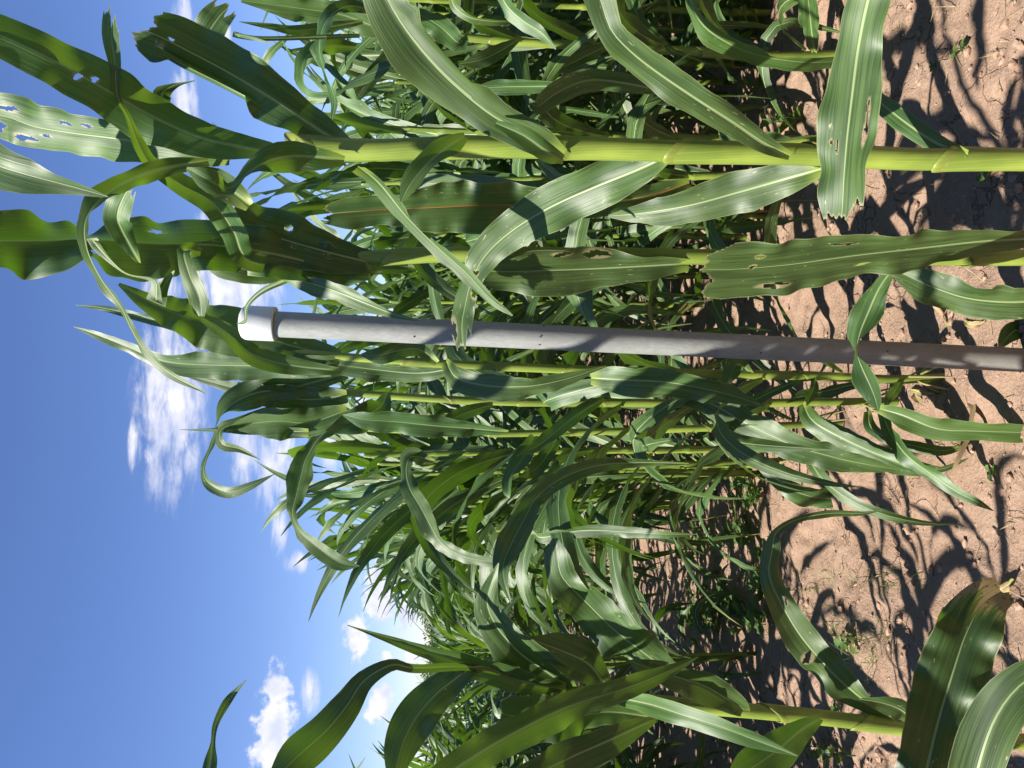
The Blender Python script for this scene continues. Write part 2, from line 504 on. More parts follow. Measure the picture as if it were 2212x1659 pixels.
def simple_mat(name, c1, c2, scale=40, rough=0.6, trans=None, metal=0.0, bumpd=0.0):
    m, nt, t = new_mat(name)
    tcd = nt.node('ShaderNodeTexCoord')
    n = nt.noise(tcd.outputs['Object'], scale, 5, 0.6)
    oi = nt.node('ShaderNodeObjectInfo')
    col = nt.mix(nt.smooth(n, 0.35, 0.65), (*c1, 1), (*c2, 1))
    hsv = nt.node('ShaderNodeHueSaturation')
    t.links.new(col, hsv.inputs['Color'])
    nt.put(hsv.inputs['Value'], nt.m('ADD', 0.8, nt.m('MULTIPLY', oi.outputs['Random'], 0.4)))
    p = nt.node('ShaderNodeBsdfPrincipled')
    t.links.new(hsv.outputs[0], p.inputs['Base Color'])
    p.inputs['Roughness'].default_value = rough
    p.inputs['Metallic'].default_value = metal
    if bumpd:
        t.links.new(bump(nt, t, n, 0.5, bumpd), p.inputs['Normal'])
    sh = p.outputs[0]
    if trans:
        tr = nt.node('ShaderNodeBsdfTranslucent')
        tr.inputs[0].default_value = (*trans, 1)
        mx = nt.node('ShaderNodeMixShader'); mx.inputs[0].default_value = 0.35
        t.links.new(sh, mx.inputs[1]); t.links.new(tr.outputs[0], mx.inputs[2])
        sh = mx.outputs[0]
    out_surface(nt, t, sh)
    return m

M_WEED = simple_mat('weed_leaf', (0.055, 0.11, 0.028), (0.10, 0.165, 0.048), 60, 0.55, (0.25, 0.42, 0.04))
M_GRASS = simple_mat('grass_blade', (0.05, 0.10, 0.02), (0.10, 0.155, 0.035), 30, 0.5, (0.25, 0.4, 0.04))
M_STRAW = simple_mat('straw', (0.26, 0.18, 0.095), (0.40, 0.31, 0.18), 50, 0.8)
M_CLOD = simple_mat('clod', (0.20, 0.125, 0.085), (0.32, 0.212, 0.148), 60, 0.95, None, 0.0, 0.004)
M_BARK = simple_mat('bark', (0.06, 0.045, 0.03), (0.12, 0.09, 0.06), 20, 0.9)
M_CROWN = simple_mat('tree_leaf', (0.025, 0.05, 0.015), (0.05, 0.09, 0.025), 3, 0.6, (0.1, 0.18, 0.02))

# ------------------------------------------------------------------ ground
def vnoise(x, y, seed=0):
    xi = np.floor(x).astype(np.int64); yi = np.floor(y).astype(np.int64)
    xf = x - xi; yf = y - yi
    def h(a, b):
        n = (a * 374761393 + b * 668265263 + seed * 974711) & 0x7fffffff
        n = ((n ^ (n >> 13)) * 1274126177) & 0x7fffffff
        return ((n ^ (n >> 16)) & 0xffff) / 65535.0
    u = xf * xf * (3 - 2 * xf); v = yf * yf * (3 - 2 * yf)
    return (h(xi, yi) * (1 - u) + h(xi + 1, yi) * u) * (1 - v) + (h(xi, yi + 1) * (1 - u) + h(xi + 1, yi + 1) * u) * v

SLOPE = 0.302
ROW_OFF = {0: 0.0}
ROW_OFF.update({k: 1.12 + 0.87 * (k - 1) for k in range(1, 30)})
ROW_OFF.update({-k: -0.87 * k for k in range(1, 22)})
def row_x(k, y):
    return 0.02 + (2.2 - y) * SLOPE + ROW_OFF[k]

def soil_height(x, y):
    x = np.asarray(x, float); y = np.asarray(y, float)
    q = (x - (0.02 + (2.2 - y) * SLOPE)) * 0.957          # across the rows
    ridge = 0.018 * np.cos(2 * math.pi * q / 0.84)
    near = np.clip(1.6 - np.hypot(x, y - 3) / 9.0, 0.0, 1.0)
    b = (vnoise(x * 3, y * 3, 1) - .5) * 0.030 + (vnoise(x * 9, y * 9, 2) - .5) * 0.022
    c = (vnoise(x * 24, y * 24, 3) - .5) * 0.014 + np.maximum(vnoise(x * 38 + 7, y * 38, 5) - .62, 0) * 0.030
    return (ridge + b + c) * near - 0.012

def axis(lo, d0, d1, hi, step, grow=1.16):
    a = list(np.arange(d0, d1, step))
    s = step
    v = a[-1]
    while v < hi:
        s *= grow; v += s; a.append(v)
    s = step; v = a[0]; b = []
    while v > lo:
        s *= grow; v -= s; b.append(v)
    return np.array(b[::-1] + a)

gx = axis(-420, -1.9, 1.9, 420, 0.016)
gy = axis(-60, 1.3, 5.4, 620, 0.018)
GX, GY = np.meshgrid(gx, gy)
GZ = soil_height(GX, GY)
nx, ny = len(gx), len(gy)
gi = np.arange(nx * ny).reshape(ny, nx)
gf = np.stack([gi[:-1, :-1], gi[:-1, 1:], gi[1:, 1:], gi[1:, :-1]], -1).reshape(-1, 4)
ground = link('ground', mesh_from('ground', np.stack([GX, GY, GZ], -1).reshape(-1, 3), gf, M_SOIL))
tag(ground, 'dry reddish tan field soil with crusts, cracks and small clods', 'soil', kind='structure')

# loose crumbs of soil
def lumps(n, place, smin, smax, seed):
    r = np.random.default_rng(seed)
    ico = bmesh.new(); bmesh.ops.create_icosphere(ico, subdivisions=1, radius=1.0)
    bv = np.array([v.co[:] for v in ico.verts]); bf = np.array([[v.index for v in f.verts] for f in ico.faces]); ico.free()
    vs, fs = [], []
    for i in range(n):
        x, y = place(r)
        s = smin * (smax / smin) ** (r.random() ** 2.2)
        sc3 = s * np.array([r.uniform(.7, 1.3), r.uniform(.7, 1.3), r.uniform(.45, .9)])
        a = r.uniform(0, 6.28)
        q = bv * (1 + r.uniform(-.28, .28, (len(bv), 1))) * sc3
        q = np.stack([q[:, 0] * math.cos(a) - q[:, 1] * math.sin(a), q[:, 0] * math.sin(a) + q[:, 1] * math.cos(a), q[:, 2]], 1)
        q += np.array([x, y, float(soil_height(x, y)) + s * 0.2])
        fs.append(bf + len(vs) * len(bv)); vs.append(q)
    return np.concatenate(vs), np.concatenate(fs)

def wedge(r):
    y = 1.6 + 5.5 * r.random() ** 1.5
    return r.uniform(-0.62, 0.62) * y, y
cv, cf = lumps(6500, wedge, 0.002, 0.017, 3)
tag(link('soil_crumbs', mesh_from('soil_crumbs', cv, cf, M_CLOD, smooth=False)), 'small loose crumbs of dry tan soil', 'soil', kind='stuff')

# ------------------------------------------------------------------ corn: hero plants
def hero_leaf(parent, reg, pts, mat=None, name='leaf', n=None, na=10, fold=0.28, ruffle=0.006, freq=6.5, seed=None, torn=0.0,
              holes=(), curl=None, label=None, lit=None, wscale=1.0):
    if seed is None:
        seed = len(bpy.data.objects)
    rows = []
    for pt in pts:
        x, y, D, wd = pt[:4]
        tl = pt[4] if len(pt) > 4 else 0.0
        X, Y = RG(reg, x, y)
        p = W(X, Y, D)
        ax = float(np.dot(p - cam_pos, FWD))
        rows.append([*p, wd * 0.94 * wscale / 3.0 / F * ax * 0.5, tl])
    ctl = np.array(rows)
    L = np.linalg.norm(np.diff(ctl[:, :3], axis=0), axis=1).sum()
    if n is None:
        n = int(min(70, max(22, L * 75)))
    if holes or torn:
        n, na = max(n, 260), 44
    S, t = catmull(ctl, n)
    mid = S[:, :3]
    # small sideways life
    T = unit(np.gradient(mid, axis=0))
    V = unit(mid - cam_pos)
    Sx = unit(np.cross(T, V))
    N0 = np.cross(Sx, T)
    sg = np.sign(np.sum(N0 * -V, axis=1, keepdims=True)); sg[sg == 0] = 1
    N0 = N0 * sg
    if lit is None:
        lit = 24.0 if fold > 0 else -14.0
    lean = np.clip(-np.sum(Sx * sun_dir, axis=1) * 2.0, -1, 1)
    a = np.radians(S[:, 4] + lit * lean)[:, None]
    C = np.cos(a) * Sx + np.sin(a) * N0
    N = np.cos(a) * N0 - np.sin(a) * Sx
    hw = np.maximum(S[:, 3], 0.0008) / math.cos(math.radians(lit * .8))
    v, f, uv, uv2 = leaf_geo(mid, C, N, hw, t, na, fold, 0.0, ruffle, freq, seed, torn, holes, curl, basefold=max(0.75, fold))
    loc = np.array(parent.location) if parent is not None else np.zeros(3)
    me = mesh_from(name, v - loc, f, mat or M_LEAF, uv, uv2)
    if holes or torn:
        at = me.attributes.new('rim', 'FLOAT', 'POINT')
        at.data.foreach_set('value', RIM[0].astype(np.float32))
    o = link(name, me, parent)
    if label: o['label'] = label
    return o

def tube(pts, radii, sides=14, caps=True, cut=0.0, cut_az=0.0, cut_all=False):
    pts = np.asarray(pts, float); radii = np.asarray(radii, float)
    n = len(pts)
    T = unit(np.gradient(pts, axis=0))
    ref = np.array([1.0, 0, 0])
    A = unit(np.cross(T, np.cross(np.broadcast_to(ref, T.shape), T)))
    B = np.cross(T, A)
    th = np.linspace(0, 2 * math.pi, sides + 1)
    V = np.zeros((n, sides + 1, 3))
    d = np.concatenate([[0], np.cumsum(np.linalg.norm(np.diff(pts, axis=0), axis=1))])
    for j, a in enumerate(th):
        V[:, j] = pts + (A * math.cos(a) + B * math.sin(a)) * radii[:, None]
        if cut and cut_all:
            V[:, j] += T * (cut * math.cos(a - cut_az))
        elif cut:
            V[-1, j] += T[-1] * cut * math.cos(a - cut_az)
            V[-2, j] += T[-2] * cut * math.cos(a - cut_az) * 0.7
    idx = np.arange(n * (sides + 1)).reshape(n, sides + 1)
    f = np.stack([idx[:-1, :-1], idx[:-1, 1:], idx[1:, 1:], idx[1:, :-1]], -1).reshape(-1, 4).tolist()
    if caps:
        f.append(list(idx[0, :-1][::-1])); f.append(list(idx[-1, :-1]))
    uv = np.stack([radii[:, None] * th[None, :], np.repeat(d[:, None], sides + 1, 1)], -1).reshape(-1, 2)
    return V.reshape(-1, 3), f, uv

def hero_stalk(plant_name, label, reg, ctl, D, r0, r1, nodes, top_extra=0.0, group=None, lean_d=0.0):
    """ctl: places of the stalk's middle from the foot up; the foot is carried down to the soil"""
    P = [W(*RG(reg, x, y), D + (lean_d * i)) for i, (x, y) in enumerate(ctl)]
    P = np.array(P)
    if P[0][2] > 0.02:
        dirv = P[0] - P[1]
        dirv = dirv / abs(dirv[2]); dirv[:2] *= 0.35
        foot = P[0] + dirv * P[0][2]
        P = np.vstack([foot, P])
    P[0][2] = float(soil_height(P[0][0], P[0][1])) - 0.02
    root = link('corn_plant', None, None, P[0])
    root.empty_display_size = 0.1
    tag(root, label, 'corn plant', group)
    S, t = catmull(P, 90)
    h = t / t[-1]
    rad = r0 + (r1 - r0) * h
    # swollen nodes
    zn = [0.05, 0.11] + nodes
    for z in zn:
        rad = rad * (1 + 0.10 * np.exp(-((S[:, 2] - z) / 0.009) ** 2))
    v, f, uv = tube(S, rad * 0.93)
    me = mesh_from('stalk', v - P[0], f, M_STALK, uv, uv)
    st = link('stalk', me, root)
    # leaf sheaths, one from each node up to the next collar
    zz = sorted(nodes) + [S[-1, 2]]
    for i in range(len(zz) - 1):
        za, zb = zz[i], min(zz[i + 1] + 0.012, S[-1, 2] - 0.002)
        if zb - za < 0.03:
            continue
        zs = np.linspace(za, zb, 12)
        pp = np.stack([np.interp(zs, S[:, 2], S[:, j]) for j in range(3)], 1)
        rr = np.interp(zs, S[:, 2], r0 + (r1 - r0) * h) * (0.985 + 0.16 * ((zs - za) / (zb - za)) ** 2.5)
        v, f, uv = tube(pp, rr, 20, False, 0.020, (i % 2) * math.pi + 0.6)
        uq = np.stack([np.tile(np.linspace(0, 1, 21), 12), np.repeat(np.linspace(0, 1, 12), 21)], 1)
        link('sheath', mesh_from('sheath', v - P[0], f, M_SHEATH, uv, uq), root)
        zc = np.array([zb - .011, zb - .008, zb - .002, zb + .003, zb + .004])
        pc = np.stack([np.interp(zc, S[:, 2], S[:, j]) for j in range(3)], 1)
        v, f, uv = tube(pc, rr[-1] * np.array([.985, 1.015, 1.03, 1.025, .95]), 20, False, 0.020, (i % 2) * math.pi + 0.6, True)
        link('collar', mesh_from('collar', v - P[0], f, M_COLLAR, uv, uv), root)
    return root, S

# --- the big plant in front (right of the pole)
plantM, SM = hero_stalk('M', 'large corn plant with a thick lime green stalk standing in front of the pole', 3,
    [(2100, 1034), (1500, 1032), (900, 1005), (100, 985), (-700, 960), (-1500, 955), (-2050, 975), (-2500, 945)], 1.12, 0.0172, 0.0150,
    [0.30, 0.475, 0.70, 0.895, 1.10, 1.29, 1.44])
m = plantM
hero_leaf(m, 1, [(1760, 985, 1.12, 130, 20), (1350, 905, 1.10, 270, 10), (1000, 760, 1.08, 340, 8), (650, 560, 1.04, 340, 0), (300, 370, 1.0, 320, 0),
                 (-100, 190, .97, 280, 0), (-500, 100, .94, 200, 0), (-750, 60, .93, 20, 0)], M_LEAF_Y, fold=-.25, holes=[(-.15, .52, .10, .010), (.1, .56, .13, .010)], na=14)
hero_leaf(m, 1, [(2260, 960, 1.12, 110, 10), (2080, 850, 1.12, 240, 10), (1780, 650, 1.11, 340, 5), (1480, 470, 1.10, 390, 0), (1220, 330, 1.08, 420, 0),
                 (1020, 230, 1.06, 360, 0), (860, 170, 1.05, 220, 0)], M_LEAF, fold=-.2, torn=.03, na=16, n=60, holes=[(.2, .88, .09, .018), (-.1, .85, .05, .012), (-.6, .97, .15, .03)],
          curl=(1, .42, .90, 2.3))
hero_leaf(m, 1, [(2230, 1040, 1.10, 70, 20), (1960, 1010, 1.08, 200, 5), (1780, 1030, 1.06, 200, 15), (1620, 1110, 1.04, 150, 55), (1490, 1220, 1.02, 130, 65),
                 (1340, 1160, 1.0, 150, 30), (1210, 1090, 1.0, 20, 0)], M_LEAF_Y)
hero_leaf(m, 2, [(1430, 1000, 1.10, 110, 15), (1260, 900, 1.08, 210, 20), (1010, 770, 1.06, 250, 10), (800, 610, 1.04, 320, 0), (600, 420, 1.02, 370, 0),
                 (420, 200, 1.0, 360, 0), (300, 0, .98, 320, 0), (230, -200, .96, 250, 0), (200, -420, .95, 30, 0)], M_LEAF, fold=.5, curl=(-1, .38, .75, 1.6))
hero_leaf(m, 2, [(1440, 1035, 1.085, 60, 10), (1330, 985, 1.06, 120, 20), (1180, 880, 1.05, 130, 30), (1000, 800, 1.05, 40, 40)], M_LEAF_Y, n=22)
hero_leaf(m, 2, [(2170, 985, 1.11, 90, 30), (1950, 1090, 1.15, 210, 15), (1650, 1210, 1.20, 310, 0), (1350, 1345, 1.25, 300, 0), (1100, 1500, 1.29, 250, 0),
                 (930, 1660, 1.32, 190, 10), (840, 1830, 1.34, 165, 0), (800, 1990, 1.35, 165, 0), (780, 2110, 1.35, 150, 0), (790, 2280, 1.35, 120, 0)], M_LEAF,
          torn=.045, na=14, n=80, holes=[(.75, .80, .35, .02), (-.8, .93, .3, .03), (.1, .74, .2, .008)], fold=.22)
hero_leaf(m, 2, [(110, 1075, 1.12, 120, 20), (250, 1190, 1.16, 150, 25), (420, 1400, 1.19, 140, 35), (600, 1580, 1.21, 130, 35), (800, 1760, 1.22, 115, 30),
                 (960, 1930, 1.23, 95, 20), (1110, 2045, 1.23, 10, 0)], M_LEAF_Y, fold=.4)
hero_leaf(m, 2, [(800, 885, 1.095, 60, 10), (680, 960, 1.07, 170, 20), (560, 1060, 1.05, 160, 30), (450, 1190, 1.04, 140, 20), (385, 1310, 1.04, 15, 0)], M_LEAF_Y)
hero_leaf(m, 3, [(690, 1010, 1.10, 60, 20), (520, 930, 1.08, 120, 30), (330, 800, 1.06, 170, 25), (100, 650, 1.04, 200, 10), (-150, 480, 1.02, 250, 0),
                 (-330, 340, 1.0, 230, 0), (-460, 200, .98, 180, 10), (-520, 40, .97, 200, 20), (-580, -160, .96, 180, 0), (-640, -350, .95, 10, 0)], M_LEAF, fold=.35)
hero_leaf(m, 3, [(1850, 1000, 1.10, 60, 20), (1650, 930, 1.14, 115, 20), (1450, 800, 1.18, 135, 20), (1300, 680, 1.22, 120, 10), (1150, 560, 1.26, 60, 0), (1080, 500, 1.28, 8, 0)], M_LEAF)
hero_leaf(m, 3, [(920, 1090, 1.13, 110, 20), (650, 1165, 1.18, 230, 10), (350, 1250, 1.22, 280, 0), (50, 1330, 1.25, 240, 0), (-250, 1380, 1.3, 150, 0), (-480, 1400, 1.35, 20, 0)], M_LEAF, fold=.3)
hero_leaf(m, 1, [(1500, 1000, 1.16, 150, 10), (1150, 955, 1.2, 240, 0), (800, 905, 1.22, 280, 0), (450, 860, 1.25, 290, 0), (220, 820, 1.27, 320, 0), (50, 760, 1.28, 320, 0), (-150, 720, 1.3, 250, 0)],
          M_LEAF_Y, torn=.06, na=14, n=60, holes=[(-.45, .62, .09, .02), (-.5, .53, .09, .018), (.6, .80, .12, .03), (-.4, .86, .1, .03), (.3, .72, .05, .02)], fold=.2)
hero_leaf(m, 1, [(1350, 1050, 1.10, 60, 20), (1100, 1080, 1.08, 120, 10), (880, 1150, 1.05, 130, 20), (680, 1270, 1.02, 140, 40), (560, 1420, 1.0, 140, 45), (560, 1600, .98, 120, 35),
                 (650, 1800, .97, 100, 35), (780, 1980, .97, 90, 40), (850, 2130, .97, 80, 35), (930, 2260, .97, 80, 30), (1100, 2420, .97, 70, 20), (1330, 2545, .97, 8, 0)],
          M_LEAF_Y, n=80, ruffle=.008)
hero_leaf(m, 1, [(1400, 420, 1.25, 100, 0), (1340, 260, 1.25, 215, 0), (1410, 120, 1.25, 190, 0), (1520, 10, 1.25, 110, 0)], M_LEAF, torn=.03, na=12)
hero_leaf(m, 1, [(1180, 780, 1.2, 60, 0), (1080, 700, 1.2, 110, 0), (1050, 610, 1.2, 120, 40), (1130, 550, 1.2, 90, 60), (1260, 520, 1.2, 20, 60)], M_LEAF, n=26)
hero_leaf(m, 1, [(1620, 1330, 1.18, 100, 0), (1450, 1200, 1.16, 190, 10), (1320, 1130, 1.14, 120, 20), (1190, 1080, 1.13, 10, 0)], M_LEAF)

# --- plant between the big one and the pole
plantK, SK = hero_stalk('K', 'corn plant with many broad upright leaves between the pole and the thickest stalk', 6,
    [(2150, 10), (1500, 10), (600, 10), (-400, 0), (-1500, -10), (-2400, 30), (-2900, 30)], 1.45, 0.0165, 0.013, [0.25, 0.45, 0.68, 0.9, 1.12, 1.33, 1.52])
k = plantK
hero_leaf(k, 2, [(2250, 1190, 1.45, 80, 20), (2000, 1270, 1.44, 160, 30), (1650, 1320, 1.42, 180, 10), (1300, 1330, 1.40, 270, 0), (950, 1330, 1.38, 340, 0), (600, 1345, 1.36, 340, 0),
                 (350, 1355, 1.35, 230, 0), (50, 1375, 1.33, 220, 0), (-120, 1390, 1.32, 120, 0)], M_LEAF_RED, torn=.03, label='leaf with a rusty red midrib')
hero_leaf(k, 6, [(2350, -120, 1.40, 70, 0), (1950, -95, 1.38, 140, 0), (1500, -45, 1.37, 220, 0), (1100, 0, 1.35, 290, 0), (700, 55, 1.34, 320, 0), (350, 85, 1.33, 350, 0), (110, 90, 1.32, 300, 0)], M_LEAF,
          torn=.05, na=14, n=70, holes=[(-.05, .86, .07, .008), (-.45, .85, .07, .010), (.65, .80, .07, .035), (.4, .55, .03, .02), (-.6, .62, .03, .025)], fold=.25, ruffle=.007, lit=30, freq=4.0, wscale=1.15)
hero_leaf(k, 5, [(2250, 50, 1.45, 90, 0), (1900, 70, 1.43, 180, 0), (1600, 85, 1.42, 260, 0), (1300, 95, 1.4, 280, 0), (1050, 100, 1.39, 260, 0), (860, 90, 1.38, 100, 0)], M_LEAF,
          torn=.03, na=14, n=60, holes=[(-.75, .45, .16, .05), (-.8, .62, .08, .04)], fold=.3, ruffle=.007, lit=30, freq=4.5, wscale=1.1)
hero_leaf(k, 1, [(2480, 1720, 1.45, 120, 0), (2150, 1640, 1.42, 290, 10), (1800, 1540, 1.40, 400, 5), (1560, 1450, 1.38, 340, 0), (1420, 1380, 1.37, 60, 0)], M_LEAF, fold=-.2, torn=.03, na=14, n=60,
          holes=[(-.45, .60, .10, .02), (.1, .55, .05, .01), (.6, .70, .10, .04), (-.1, .74, .06, .03)])
hero_leaf(k, 1, [(2400, 1780, 1.44, 120, 0), (2100, 1720, 1.42, 260, 0), (1750, 1640, 1.38, 330, -20), (1400, 1590, 1.34, 330, -30), (1000, 1575, 1.29, 420, -5), (600, 1550, 1.24, 370, 20), (200, 1560, 1.19, 420, -10),
                 (-200, 1560, 1.14, 330, 0), (-600, 1560, 1.1, 30, 0)], M_LEAF, fold=-.45, ruffle=.014, lit=-30, holes=[(.3, .45, .06, .01), (-.5, .52, .06, .02), (.5, .66, .1, .01)])
hero_leaf(k, 1, [(-600, 1500, 1.13, 60, 0), (-450, 1150, 1.05, 200, 0), (-200, 1010, .99, 290, 0), (0, 1080, .97, 290, 0), (200, 1140, .97, 220, 0), (450, 1205, .98, 130, 10), (700, 1275, .99, 8, 0)], M_LEAF, fold=.3)
hero_leaf(k, 1, [(2000, 1740, 1.42, 60, 20), (1620, 1690, 1.36, 130, 20), (1510, 1500, 1.28, 165, 20), (1380, 1315, 1.22, 175, 20), (1180, 1200, 1.16, 145, 30), (1000, 1085, 1.10, 125, 50),
                 (910, 960, 1.08, 115, 60), (830, 760, 1.06, 50, 70), (760, 620, 1.05, 40, 50), (745, 420, 1.04, 75, 20), (720, 220, 1.03, 115, 0), (735, 40, 1.02, 110, 0)], M_LEAF_Y, torn=.03, n=80, ruffle=.004)
hero_leaf(k, 1, [(900, 1700, 1.2, 30, 0), (790, 1500, 1.12, 140, 20), (760, 1400, 1.1, 170, 10), (800, 1280, 1.08, 170, 10), (870, 1180, 1.06, 60, 0)], M_LEAF_Y, torn=.03)
hero_leaf(k, 4, [(1900, 130, 1.42, 20, 0), (1700, 110, 1.40, 170, 0), (1560, 80, 1.38, 200, 0), (1430, 40, 1.37, 200, 0), (1360, -60, 1.37, 120, 0)], M_LEAF_Y)
hero_leaf(k, 4, [(1560, 60, 1.45, 120, 0), (1700, 80, 1.44, 150, 20), (1900, 140, 1.42, 130, 30), (2150, 220, 1.4, 150, 20), (2350, 300, 1.38, 110, 10), (2560, 380, 1.37, 50, 10), (2720, 420, 1.36, 6, 0)], M_LEAF, fold=.4)
hero_leaf(k, 4, [(1880, 150, 1.45, 50, 30), (1700, 230, 1.47, 40, 40), (1600, 330, 1.5, 35, 40), (1590, 420, 1.55, 25, 30), (1530, 440, 1.6, 5, 0)], M_LEAF, n=26)
hero_leaf(k, 4, [(1300, -30, 1.3, 60, 0), (1230, -40, 1.28, 110, 0), (1190, -20, 1.25, 90, 0), (1230, 130, 1.25, 130, 0), (1290, 270, 1.26, 130, 0), (1310, 390, 1.27, 50, 20)], M_LEAF_Y, n=30)
hero_leaf(k, 4, [(700, -40, 1.2, 40, 0), (600, -100, 1.2, 80, 0), (800, 100, 1.2, 40, 50), (1000, 160, 1.2, 60, 30), (1010, 300, 1.22, 130, 10), (1060, 200, 1.22, 80, 0), (1130, 95, 1.2, 6, 0)], M_LEAF_Y, n=36, ruffle=.002)
hero_leaf(k, 6, [(1390, 50, 1.45, 40, 0), (1280, 200, 1.46, 120, 20), (1205, 360, 1.47, 200, 0), (1150, 500, 1.47, 190, 20), (1130, 620, 1.46, 70, 65), (1160, 720, 1.45, 130, 10), (1210, 830, 1.44, 160, 0),
                 (1250, 930, 1.43, 110, 0), (1270, 1010, 1.42, 6, 0)], M_LEAF, fold=.4)
hero_leaf(k, 6, [(2420, 270, 1.33, 150, 10), (2150, 300, 1.34, 230, 0), (1850, 275, 1.36, 270, 0), (1600, 195, 1.38, 220, 10), (1430, 115, 1.4, 130, 20), (1330, 90, 1.42, 10, 0)], M_LEAF, fold=.3, ruffle=.009)
hero_leaf(k, 6, [(2212, 450, 1.9, 40, 0), (2130, 500, 1.88, 130, 0), (2050, 600, 1.86, 20, 0)], M_LEAF_BROWN, n=20)
hero_leaf(k, 2, [(1270, 1030, 1.45, 50, 0), (1360, 1110, 1.43, 130, 20), (1440, 1180, 1.4, 110, 20), (1500, 1220, 1.38, 6, 0)], M_LEAF)
hero_leaf(k, 2, [(1480, 1160, 1.5, 60, 0), (1250, 1220, 1.52, 120, 0), (980, 1220, 1.55, 190, 0), (600, 1190, 1.58, 160, 0), (430, 1180, 1.6, 20, 0)], M_LEAF)

# --- near plant out to the right whose leaf hangs across the big stalk
qx, qy = row_x(0, 0.82) + .03, 0.82
plantQ = link('corn_plant', None, None, (qx, qy, float(soil_height(qx, qy))))
tag(plantQ, 'corn plant at the end of the row whose broad leaf hangs across the thickest stalk', 'corn plant')
v, f, uv = tube(np.array([[qx, qy, z] for z in np.linspace(-.01, 1.5, 30)]), np.linspace(.0165, .012, 30))
link('stalk', mesh_from('stalk', v - np.array(plantQ.location), f, M_STALK, uv, uv), plantQ)
hero_leaf(plantQ, 3, [(1330, -420, .82, 70, 10), (1260, -200, .83, 220, 0), (1190, 50, .85, 300, 0), (1135, 330, .87, 310, 0), (1100, 600, .88, 385, 0), (1065, 900, .89, 395, 0), (1045, 1150, .90, 350, 0),
                      (1035, 1330, .91, 290, 0), (1025, 1440, .915, 210, 0)], M_LEAF, na=14, n=80, fold=.16, ruffle=.006, torn=.035,
          holes=[(.62, .60, .05, .04), (.6, .68, .06, .035), (-.5, .70, .04, .01), (-.3, .72, .04, .02)], wscale=1.0)
hero_leaf(plantQ, 3, [(30, -300, 1.3, 30, 0), (40, -100, 1.35, 70, 10), (80, 80, 1.40, 120, 20), (200, 220, 1.43, 175, 20), (450, 345, 1.47, 155, 25), (750, 400, 1.5, 110, 20), (1030, 400, 1.55, 80, 10)], M_LEAF_Y, fold=.45)

# --- right row plant N
plantN, SN = hero_stalk('N', 'corn plant with a slim bright stalk, first in the row past the thickest stalk', 3,
    [(1010, 355), (500, 365), (0, 330), (-700, 295), (-1400, 245), (-1950, 170), (-2300, 110)], 2.72, 0.0165, 0.012, [0.3, 0.55, .8, 1.02, 1.25, 1.5, 1.7])
nn_ = plantN
hero_leaf(nn_, 2, [(720, 230, 2.7, 80, 0), (280, 185, 2.68, 130, 0), (0, 95, 2.65, 180, 0), (-300, 50, 2.6, 160, 0), (-650, 5, 2.55, 20, 0)], M_LEAF_Y)
hero_leaf(nn_, 1, [(2400, 60, 2.5, 60, 0), (2250, 40, 2.45, 90, 20), (2120, 130, 2.4, 120, 40), (2070, 300, 2.38, 140, 30), (2110, 480, 2.36, 110, 55), (2170, 640, 2.35, 80, 30), (2150, 780, 2.35, 10, 0)], M_LEAF)
hero_leaf(nn_, 2, [(1150, 255, 2.68, 30, 0), (1030, 330, 2.65, 90, 10), (900, 390, 2.62, 100, 10), (760, 415, 2.6, 10, 0)], M_LEAF)
hero_leaf(nn_, 2, [(1715, 300, 2.7, 40, 0), (1590, 360, 2.67, 110, 10), (1470, 420, 2.64, 110, 0), (1370, 465, 2.62, 10, 0)], M_LEAF)
hero_leaf(nn_, 2, [(790, 235, 2.7, 60, 0), (760, 280, 2.65, 120, 0), (650, 180, 2.6, 160, 0), (520, 100, 2.55, 140, 0), (420, 60, 2.5, 20, 0)], M_LEAF)
hero_leaf(nn_, 2, [(700, -40, 1.9, 30, 0), (740, 50, 1.9, 60, 20), (840, 115, 1.9, 65, 30), (1000, 140, 1.92, 50, 20), (1130, 140, 1.95, 8, 0)], M_LEAF_Y, n=30)
hero_leaf(nn_, 2, [(1020, -120, 1.9, 60, 0), (1060, 20, 1.9, 130, 10), (1170, 130, 1.9, 120, 10), (1300, 215, 1.9, 80, 10), (1390, 320, 1.9, 8, 0)], M_LEAF)
hero_leaf(nn_, 3, [(855, 335, 2.3, 40, 0), (835, 200, 2.2, 100, 0), (820, 50, 2.1, 140, 0), (800, -120, 2.0, 100, 0)], M_LEAF)
hero_leaf(nn_, 2, [(2130, 600, 1.75, 40, 0), (1850, 540, 1.72, 125, 10), (1600, 520, 1.7, 150, 10), (1400, 600, 1.68, 150, 0), (1270, 690, 1.66, 100, 0), (1220, 640, 1.65, 10, 0)], M_LEAF)
hero_leaf(nn_, 2, [(1500, 560, 2.2, 40, 0), (1250, 560, 2.2, 90, 0), (1000, 565, 2.2, 90, 0), (850, 575, 2.2, 10, 0)], M_LEAF)
hero_leaf(nn_, 1, [(2300, 300, 2.6, 60, 0), (2120, 300, 2.5, 120, 20), (1980, 380, 2.45, 130, 30), (1960, 500, 2.42, 130, 30), (2010, 590, 2.4, 100, 40), (2200, 610, 2.4, 30, 40)], M_LEAF_Y)
hero_leaf(nn_, 1, [(2350, 140, 2.6, 30, 0), (2100, 180, 2.55, 70, 10), (1900, 195, 2.5, 60, 20), (1750, 170, 2.45, 40, 20), (1550, 140, 2.4, 4, 0)], M_LEAF_Y)
hero_leaf(nn_, 1, [(2330, 230, 2.4, 30, 0), (1700, 250, 2.3, 30, 30), (1500, 215, 2.28, 40, 20), (1640, 245, 2.28, 30, 20), (1780, 290, 2.28, 4, 0)], M_LEAF)

